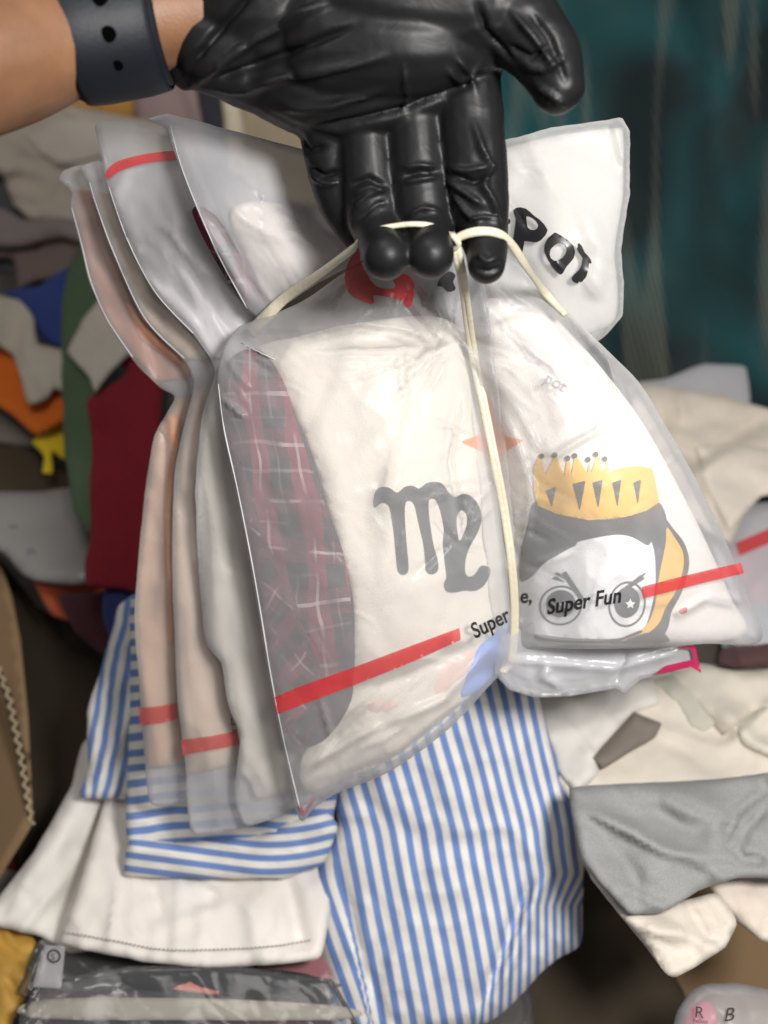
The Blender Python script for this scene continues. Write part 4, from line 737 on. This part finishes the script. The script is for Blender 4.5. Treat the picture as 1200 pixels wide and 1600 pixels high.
inner('garment', [(360, 330), (440, 320), (530, 380), (500, 420), (430, 480), (400, 430)], film_surf(d1, D1, .001, 30), .006, CREAM, 'cream cloth in the upper left bag end under the string', seed=22)
inner('garment', [(720, 262), (780, 236), (860, 214), (966, 200), (974, 210), (974, 300), (960, 392), (965, 440), (964, 488), (940, 514), (800, 530)], SE, .005, cloth_mat('stone_white', (.56, .55, .51)), 'cream cloth inside the upper right bag end with the black letters', seed=23)
inner('garment', [(800, 1020), (900, 1010), (1040, 1015), (1040, 1035), (960, 1055), (850, 1065), (800, 1050)], lambda x, y: dF(x, y)-.004, .006, cloth_mat('pearl_grey', (.55, .55, .56)), 'pearl grey cloth in the shiny bag bottom', seed=24)
inner('magenta_tag', [(464, 1262), (474, 1276), (492, 1250), (490, 1244), (476, 1264), (470, 1256)], SA, -.0030, MAGENTA, 'small magenta tick shaped mark', seed=25, step=5, thick=.0004, back=0, amp=0, parent=bagA)

# ------------------------------------------------------------ string
def sd(x, y, o=.003): return float(min(SA(np.array([x*1.]), np.array([y*1.]))[0], SB(np.array([x*1.]), np.array([y*1.]))[0]))-o
RB = RIBBON
parts = []
for dx, wd in ((-3.5, .0015), (2.5, .0014)):
    pts = [(710+dx*.6, 372, .384), (716+dx, 400, .386), (724+dx, 440, .400)]+[(a+dx*(1-.45*k/9), b, sd(a, b, .0015)) for k, (a, b) in enumerate(STR[2:])]
    parts.append(tube(pts, wd, 10, .5))
parts.append(tube([(392, 520, sd(420, 500, 0)+.014), (418, 492, sd(420, 500, 0)+.003), (450, 462, sd(450, 470)), (505, 424, .418), (548, 392, .396), (564, 374, .388), (586, 360, .3805), (616, 353, .380), (648, 350, .378), (678, 354, .379), (702, 368, .382)], [.0034, .0030, .0025, .0018, .0013, .0010, .0011, .0011, .0012, .0015], 10, .45))
parts.append(tube([(415, 492, sd(420, 500, 0)+.004), (455, 458, sd(450, 470)-.001), (510, 416, .415), (552, 384, .394), (576, 366, .384)], [.0018, .0014, .0010, .0008, .0006], 8, .5))
parts.append(tube([(706, 382, .384), (718, 370, .381), (745, 362, .3785), (776, 364, .379), (798, 380, .388), (822, 416, .405), (850, 455, sd(850, 460)), (884, 492, sd(880, 490)+.002)], [.0013, .0018, .0020, .0019, .0019, .0021, .0021, .0015], 10, .5))
parts.append(tube([(700, 366, .383), (709, 370, .380), (716, 381, .381), (708, 388, .384), (702, 380, .384)], .0014, 8, .7))
V, F = join(parts); st = make_mesh('string', V, F, RB); tag(st, 'pale cream plastic string tied round the bags and hooked over three gloved fingers', 'string')

# ------------------------------------------------------------ forearm, strap and gloved hand
person = thing('person', P(150, 60, .35), 'gloved right hand with bare forearm and dark watch strap lifting the bags by the string', 'person')
def capsules(chains, res=18):
    """chains of (x, y, d, r_px): tapered capsules as overlapping solids"""
    V = []; F = []
    for ch in chains:
        p = spline([(a, b, c*1000, r) for a, b, c, r in ch], 7, False) if len(ch) > 2 else resample(np.array([(a, b, c*1000, r) for a, b, c, r in ch], float), 12, False)
        W = P(p[:, 0], p[:, 1], p[:, 2]/1000); R_ = p[:, 3]*mpp(p[:, 2]/1000)
        T_ = np.gradient(W, axis=0); T_ /= np.linalg.norm(T_, axis=1)[:, None]
        a0 = np.cross(T_[0], [0.3, .5, .8]); a0 /= np.linalg.norm(a0)
        rings = []
        def ring(c, t, a, r):
            b = np.cross(t, a); o = len(V)
            for k in range(res):
                an = 2*math.pi*k/res; V.append(c+r*(a*math.cos(an)+b*math.sin(an)))
            rings.append(o)
        frames = []; a = a0
        for i in range(len(W)):
            a = a-T_[i]*(a@T_[i]); a /= np.linalg.norm(a); frames.append(a)
        for k in range(5, 0, -1):
            t = k/5.5*math.pi/2; ring(W[0]-T_[0]*R_[0]*math.sin(t), T_[0], frames[0], R_[0]*math.cos(t))
        for i in range(len(W)): ring(W[i], T_[i], frames[i], R_[i])
        for k in range(1, 6):
            t = k/5.5*math.pi/2; ring(W[-1]+T_[-1]*R_[-1]*math.sin(t), T_[-1], frames[-1], R_[-1]*math.cos(t))
        for a1, b1 in zip(rings, rings[1:]):
            for k in range(res): k2 = (k+1) % res; F.append((a1+k, a1+k2, b1+k2, b1+k))
        F.append(tuple(rings[0]+k for k in range(res))[::-1]); F.append(tuple(rings[-1]+k for k in range(res)))
    return V, F
def fused(name, chains, voxel, smooth_it, m_, parent, disp=None, fac=.5, sub=0):
    V, F = capsules(chains); o = make_mesh(name, V, F, m_)
    r = o.modifiers.new('r', 'REMESH'); r.mode = 'VOXEL'; r.voxel_size = voxel; r.use_smooth_shade = True
    s = o.modifiers.new('s', 'SMOOTH'); s.iterations = smooth_it; s.factor = fac
    dg = bpy.context.evaluated_depsgraph_get(); me = bpy.data.meshes.new_from_object(o.evaluated_get(dg))
    old = o.data; o.modifiers.clear(); o.data = me; me.name = name
    if not me.materials: me.materials.append(m_)
    if disp:
        n = len(me.vertices); co = np.zeros(n*3); me.vertices.foreach_get('co', co); co = co.reshape(-1, 3)
        no = np.zeros(n*3); me.vertex_normals.foreach_get('vector', no); no = no.reshape(-1, 3)
        Lc = (co-T3) @ M3; d = -Lc[:, 2]; k = 2*HT*d/1200; px = Lc[:, 0]/k+600; py = 800-Lc[:, 1]/k
        co = co + no*disp(px, py, no @ (M3 @ np.array([0, 0, 1.])))[:, None]; me.vertices.foreach_set('co', co.ravel()); me.update()
    me.polygons.foreach_set('use_smooth', [True]*len(me.polygons))
    if parent: o.parent = parent; o.matrix_parent_inverse = parent.matrix_world.inverted()
    return o
def skin_mat():
    m, nt, out = mat('skin'); b = N(nt, 'BsdfPrincipled'); b.inputs['Roughness'].default_value = .5; b.inputs['Subsurface Weight'].default_value = .15
    b.inputs['Subsurface Radius'].default_value = (1, .35, .2); b.inputs['Subsurface Scale'].default_value = .004
    tc = N(nt, 'TexCoord'); n = N(nt, 'TexNoise'); n.inputs['Scale'].default_value = 45; n.inputs['Detail'].default_value = 6; L(nt, tc.outputs['Object'], n.inputs['Vector'])
    cr = N(nt, 'ValToRGB'); cr.color_ramp.elements[0].color = (.17, .075, .035, 1); cr.color_ramp.elements[1].color = (.28, .14, .07, 1); cr.color_ramp.elements[0].position = .3; cr.color_ramp.elements[1].position = .7
    L(nt, n.outputs[0], cr.inputs[0]); L(nt, cr.outputs[0], b.inputs['Base Color'])
    n2 = N(nt, 'TexVoronoi'); n2.inputs['Scale'].default_value = 900; L(nt, tc.outputs['Object'], n2.inputs['Vector']); L(nt, bump(nt, n2.outputs[0], .15, .0004), b.inputs['Normal'])
    L(nt, b.outputs[0], out.inputs[0]); return m
fused('forearm', [[(-420, 150, .30, 150), (-150, 110, .33, 128), (0, 76, .350, 116), (110, 52, .362, 92), (220, 30, .372, 84), (340, 20, .380, 86), (430, 20, .386, 74)]], .0025, 8, skin_mat(), person)

def glove_mat():
    m, nt, out = mat('black_nitrile'); b = N(nt, 'BsdfPrincipled'); b.inputs['Base Color'].default_value = (.010, .010, .011, 1)
    b.inputs['Roughness'].default_value = .44; b.inputs['Specular IOR Level'].default_value = .26
    tc = N(nt, 'TexCoord'); n = N(nt, 'TexNoise'); n.inputs['Scale'].default_value = 60; n.inputs['Detail'].default_value = 3; n.inputs['Distortion'].default_value = 1.4
    L(nt, tc.outputs['Object'], n.inputs['Vector']); nn = bump(nt, n.outputs[0], .12, .003)
    f = N(nt, 'TexNoise'); f.inputs['Scale'].default_value = 1400; L(nt, tc.outputs['Object'], f.inputs['Vector']); nn = bump(nt, f.outputs[0], .10, .0003, nn)
    rn = N(nt, 'TexNoise', noise_type='RIDGED_MULTIFRACTAL'); rn.inputs['Scale'].default_value = 22; rn.inputs['Detail'].default_value = 4; rn.inputs['Distortion'].default_value = 1.6; L(nt, tc.outputs['Object'], rn.inputs['Vector']); nn = bump(nt, rn.outputs[0], .22, .004, nn)
    L(nt, nn, b.inputs['Normal']); L(nt, b.outputs[0], out.inputs[0]); return m
GC = [([(545, 290), (575, 278), (605, 292)], 5, -.0016), ([(550, 305), (580, 292), (604, 300)], 5, .0012), ([(548, 330), (575, 305), (600, 296)], 4, .0012), ([(556, 345), (590, 318), (606, 316)], 4, -.0010),
      ([(628, 276), (655, 268), (685, 268)], 5, -.0020), ([(630, 286), (660, 280), (684, 276)], 4, .0012), ([(636, 340), (660, 325), (690, 332)], 5, .0014), ([(625, 262), (655, 258), (682, 262)], 4, .0010),
      ([(740, 190), (752, 232), (766, 262), (755, 290), (770, 318), (778, 352)], 5, .0022), ([(700, 262), (730, 268), (772, 258)], 6, .0018), ([(700, 280), (725, 300), (755, 322)], 5, .0018), ([(708, 300), (728, 330), (750, 350)], 4, .0016), ([(712, 275), (740, 285), (768, 275)], 5, -.0020), ([(730, 345), (755, 340), (780, 348)], 5, .0014),
      ([(484, 262), (505, 275), (530, 268)], 5, -.0018), ([(486, 275), (510, 288), (530, 285)], 4, .0014),
      ([(630, 100), (636, 150), (632, 180)], 3, .0016), ([(700, 110), (720, 130), (750, 105)], 5, .0020), ([(712, 90), (735, 115), (742, 140)], 5, .0016),
      ([(745, 5), (760, 50), (800, 95)], 5, -.0022), ([(800, 20), (835, 60), (870, 110)], 5, .0018), ([(830, 20), (860, 60), (885, 130)], 5, -.0016), ([(815, 100), (850, 110), (880, 90)], 5, .0018), ([(835, 130), (865, 150), (885, 165)], 4, .0016), ([(790, 70), (830, 90), (860, 70)], 5, -.0018),
      ([(300, 130), (400, 60), (520, 0)], 9, .0026), ([(310, 140), (420, 95), (560, 40)], 8, -.0024), ([(330, 150), (450, 120), (600, 90)], 9, .0024), ([(290, 110), (350, 40), (400, -20)], 8, -.0024), ([(480, 205), (560, 190), (640, 170), (760, 115)], 8, -.0028), ([(440, 170), (520, 165), (600, 140)], 8, .0018), ([(510, 230), (480, 235), (460, 200)], 6, -.0015),
      ([(745, 395), (760, 410), (780, 400)], 4, .0012), ([(742, 420), (765, 425), (782, 418)], 4, -.0012)]
def gdisp(px, py, face):
    g = 1.5*ridges(px, py, [(p, w_*.85, h) for p, w_, h in GC])*np.clip(face*2, 0, 1)
    n = .0008*folds(px, py, 150, 34, 6, 8, .5)*np.clip((520-px)/200+.25, 0, 1) + .0005*crumple(px, py, 40, 12)*np.clip((px-660)/80, 0, 1)*np.clip((390-py)/30, 0, 1)
    return g + n
glove_chains = [
  # palm and heel, side by side rods from the wrist to each knuckle
  [(352, 70, .382, 78), (410, 96, .386, 80), (505, 168, .392, 56)],
  [(372, 30, .384, 92), (440, 60, .383, 96), (570, 140, .389, 72)],
  [(390, -20, .384, 96), (460, 10, .380, 104), (650, 120, .386, 72)],
  [(420, -70, .386, 96), (500, -40, .382, 104), (710, 60, .385, 84)],
  [(400, -90, .376, 90), (560, -20, .368, 104), (690, 5, .368, 90), (760, 12, .366, 74)],
  [(520, 60, .376, 100), (640, 70, .374, 90), (720, 66, .376, 70)],
  [(440, 110, .384, 70), (540, 150, .386, 66), (640, 135, .384, 60), (730, 95, .384, 60)],
  [(290, 112, .380, 28), (345, 95, .382, 56)], [(356, 36, .380, 50), (400, 40, .380, 60)],
  # cuff
  [(396, 8, .378, 108), (420, 10, .378, 108)], [(338, 78, .378, 70), (370, 80, .380, 74)],
  # little finger, tip tucked behind
  [(512, 175, .394, 50), (516, 240, .400, 42), (534, 310, .406, 40), (560, 358, .413, 33)],
  # ring, middle, index; last bone bends to the viewer
  [(566, 150, .392, 52), (572, 220, .394, 47), (578, 290, .397, 46), (586, 342, .398, 44), (592, 366, .395, 39), (599, 388, .386, 37), (603, 401, .377, 37)],
  [(645, 140, .390, 52), (648, 210, .391, 47), (655, 285, .394, 47), (662, 340, .395, 45), (668, 364, .392, 39), (672, 387, .384, 37), (673, 399, .376, 37)],
  [(722, 90, .386, 60), (732, 170, .387, 54), (740, 250, .390, 52), (747, 320, .393, 48), (754, 360, .393, 40), (760, 390, .387, 34), (760, 414, .381, 30)],
  # thumb
  [(690, -5, .372, 84), (775, 14, .368, 74), (828, 58, .366, 62), (858, 98, .366, 52), (872, 134, .368, 42)],
]
fused('glove', glove_chains, .0011, 5, glove_mat(), person, gdisp)
# watch strap: a flat band swept round the wrist
SM = flat_mat('dark_fluoroelastomer', (.008, .010, .015), .5, .3, bmp=.05, scale=600)
def strap(name, x0, x1, grow, a0=0, a1=360, thick=.0022, parent=None):
    V = []; F = []; na = 72; prof = []
    nx = 14
    for i in range(nx+1):
        t = i/nx; prof.append((x0+(x1-x0)*t, -.0011*(abs(2*t-1))**4, 1))
    for i in range(nx+1):
        t = 1-i/nx; prof.append((x0+(x1-x0)*t, -thick, -1))
    A = np.array([0, 0, 0])
    for k in range(na):
        an = math.radians(a0+(a1-a0)*k/na)
        for (x, off, _) in prof:
            q = (x-110)/160; cy_ = 47-22*q; cd = .362+.012*q; rr = (91-8*q)*mpp(cd)+grow+off
            # a loop round the wrist, leaning like the arm
            V.append(P(x + 12*math.sin(an)*1.0, cy_, cd) + M3 @ np.array([0, -rr*math.sin(an), rr*.92*math.cos(an)]))
    m_ = len(prof)
    for k in range(na):
        for j in range(m_): F.append((k*m_+j, k*m_+(j+1) % m_, ((k+1) % na)*m_+(j+1) % m_, ((k+1) % na)*m_+j))
    return make_mesh(name, V, F, SM, parent)
strapo = strap('watch_strap', 108, 256, .0042, parent=person)
strap('strap_tail', 118, 250, .0062, parent=strapo, thick=.0018)
def on_strap(x, y, lift=.0):
    q = (x-110)/160; cy_ = 47-22*q; cd = .362+.012*q; rr = (91-8*q)*mpp(cd)+.0062
    s = (y-cy_)*mpp(cd)/rr; s = max(-.98, min(.98, s)); an = math.asin(s)
    nrm = M3 @ np.array([0, -math.sin(an), math.cos(an)])
    return P(x, cy_, cd) + M3 @ np.array([0, -rr*math.sin(an), rr*.92*math.cos(an)]) + nrm*lift, nrm
def disc(name, c, n, r, h, m_, par, dome=0.):
    a = np.cross(n, [1, 0, .01]); a /= np.linalg.norm(a); b = np.cross(n, a); V = []; F = []; k = 20
    rings = [(r, 0)] + [(r*math.cos(t), h+dome*math.sin(t)) for t in np.linspace(0, 1.45, 6)]
    for rr, hh in rings:
        for j in range(k): t = 2*math.pi*j/k; V.append(c+n*hh+rr*(a*math.cos(t)+b*math.sin(t)))
    for i in range(len(rings)-1):
        for j in range(k): j2 = (j+1) % k; F.append((i*k+j, i*k+j2, (i+1)*k+j2, (i+1)*k+j))
    F.append(tuple((len(rings)-1)*k+j for j in range(k)))
    return make_mesh(name, V, F, m_, par)
HOLE = flat_mat('strap_hole_dark', (.002, .002, .002), .9, 0); CH = flat_mat('polished_steel', (.75, .75, .75), .12, .5, 1.0)
for hx, hy, rp in ((190, 54, 10.5), (197, 96, 10), (202, 126, 7)):
    c, n = on_strap(hx, hy, .0016); disc('strap_hole', c, n, rp*.00028, .0004, HOLE, strapo)
c, n = on_strap(184, 14, .0014); disc('stud', c, n, .0030, .0005, CH, strapo, .0026)
for o in list(scn.objects):
    if o.type == 'MESH' and o.parent is None and 'label' not in o and 'kind' not in o: print('UNTAGGED', o.name)
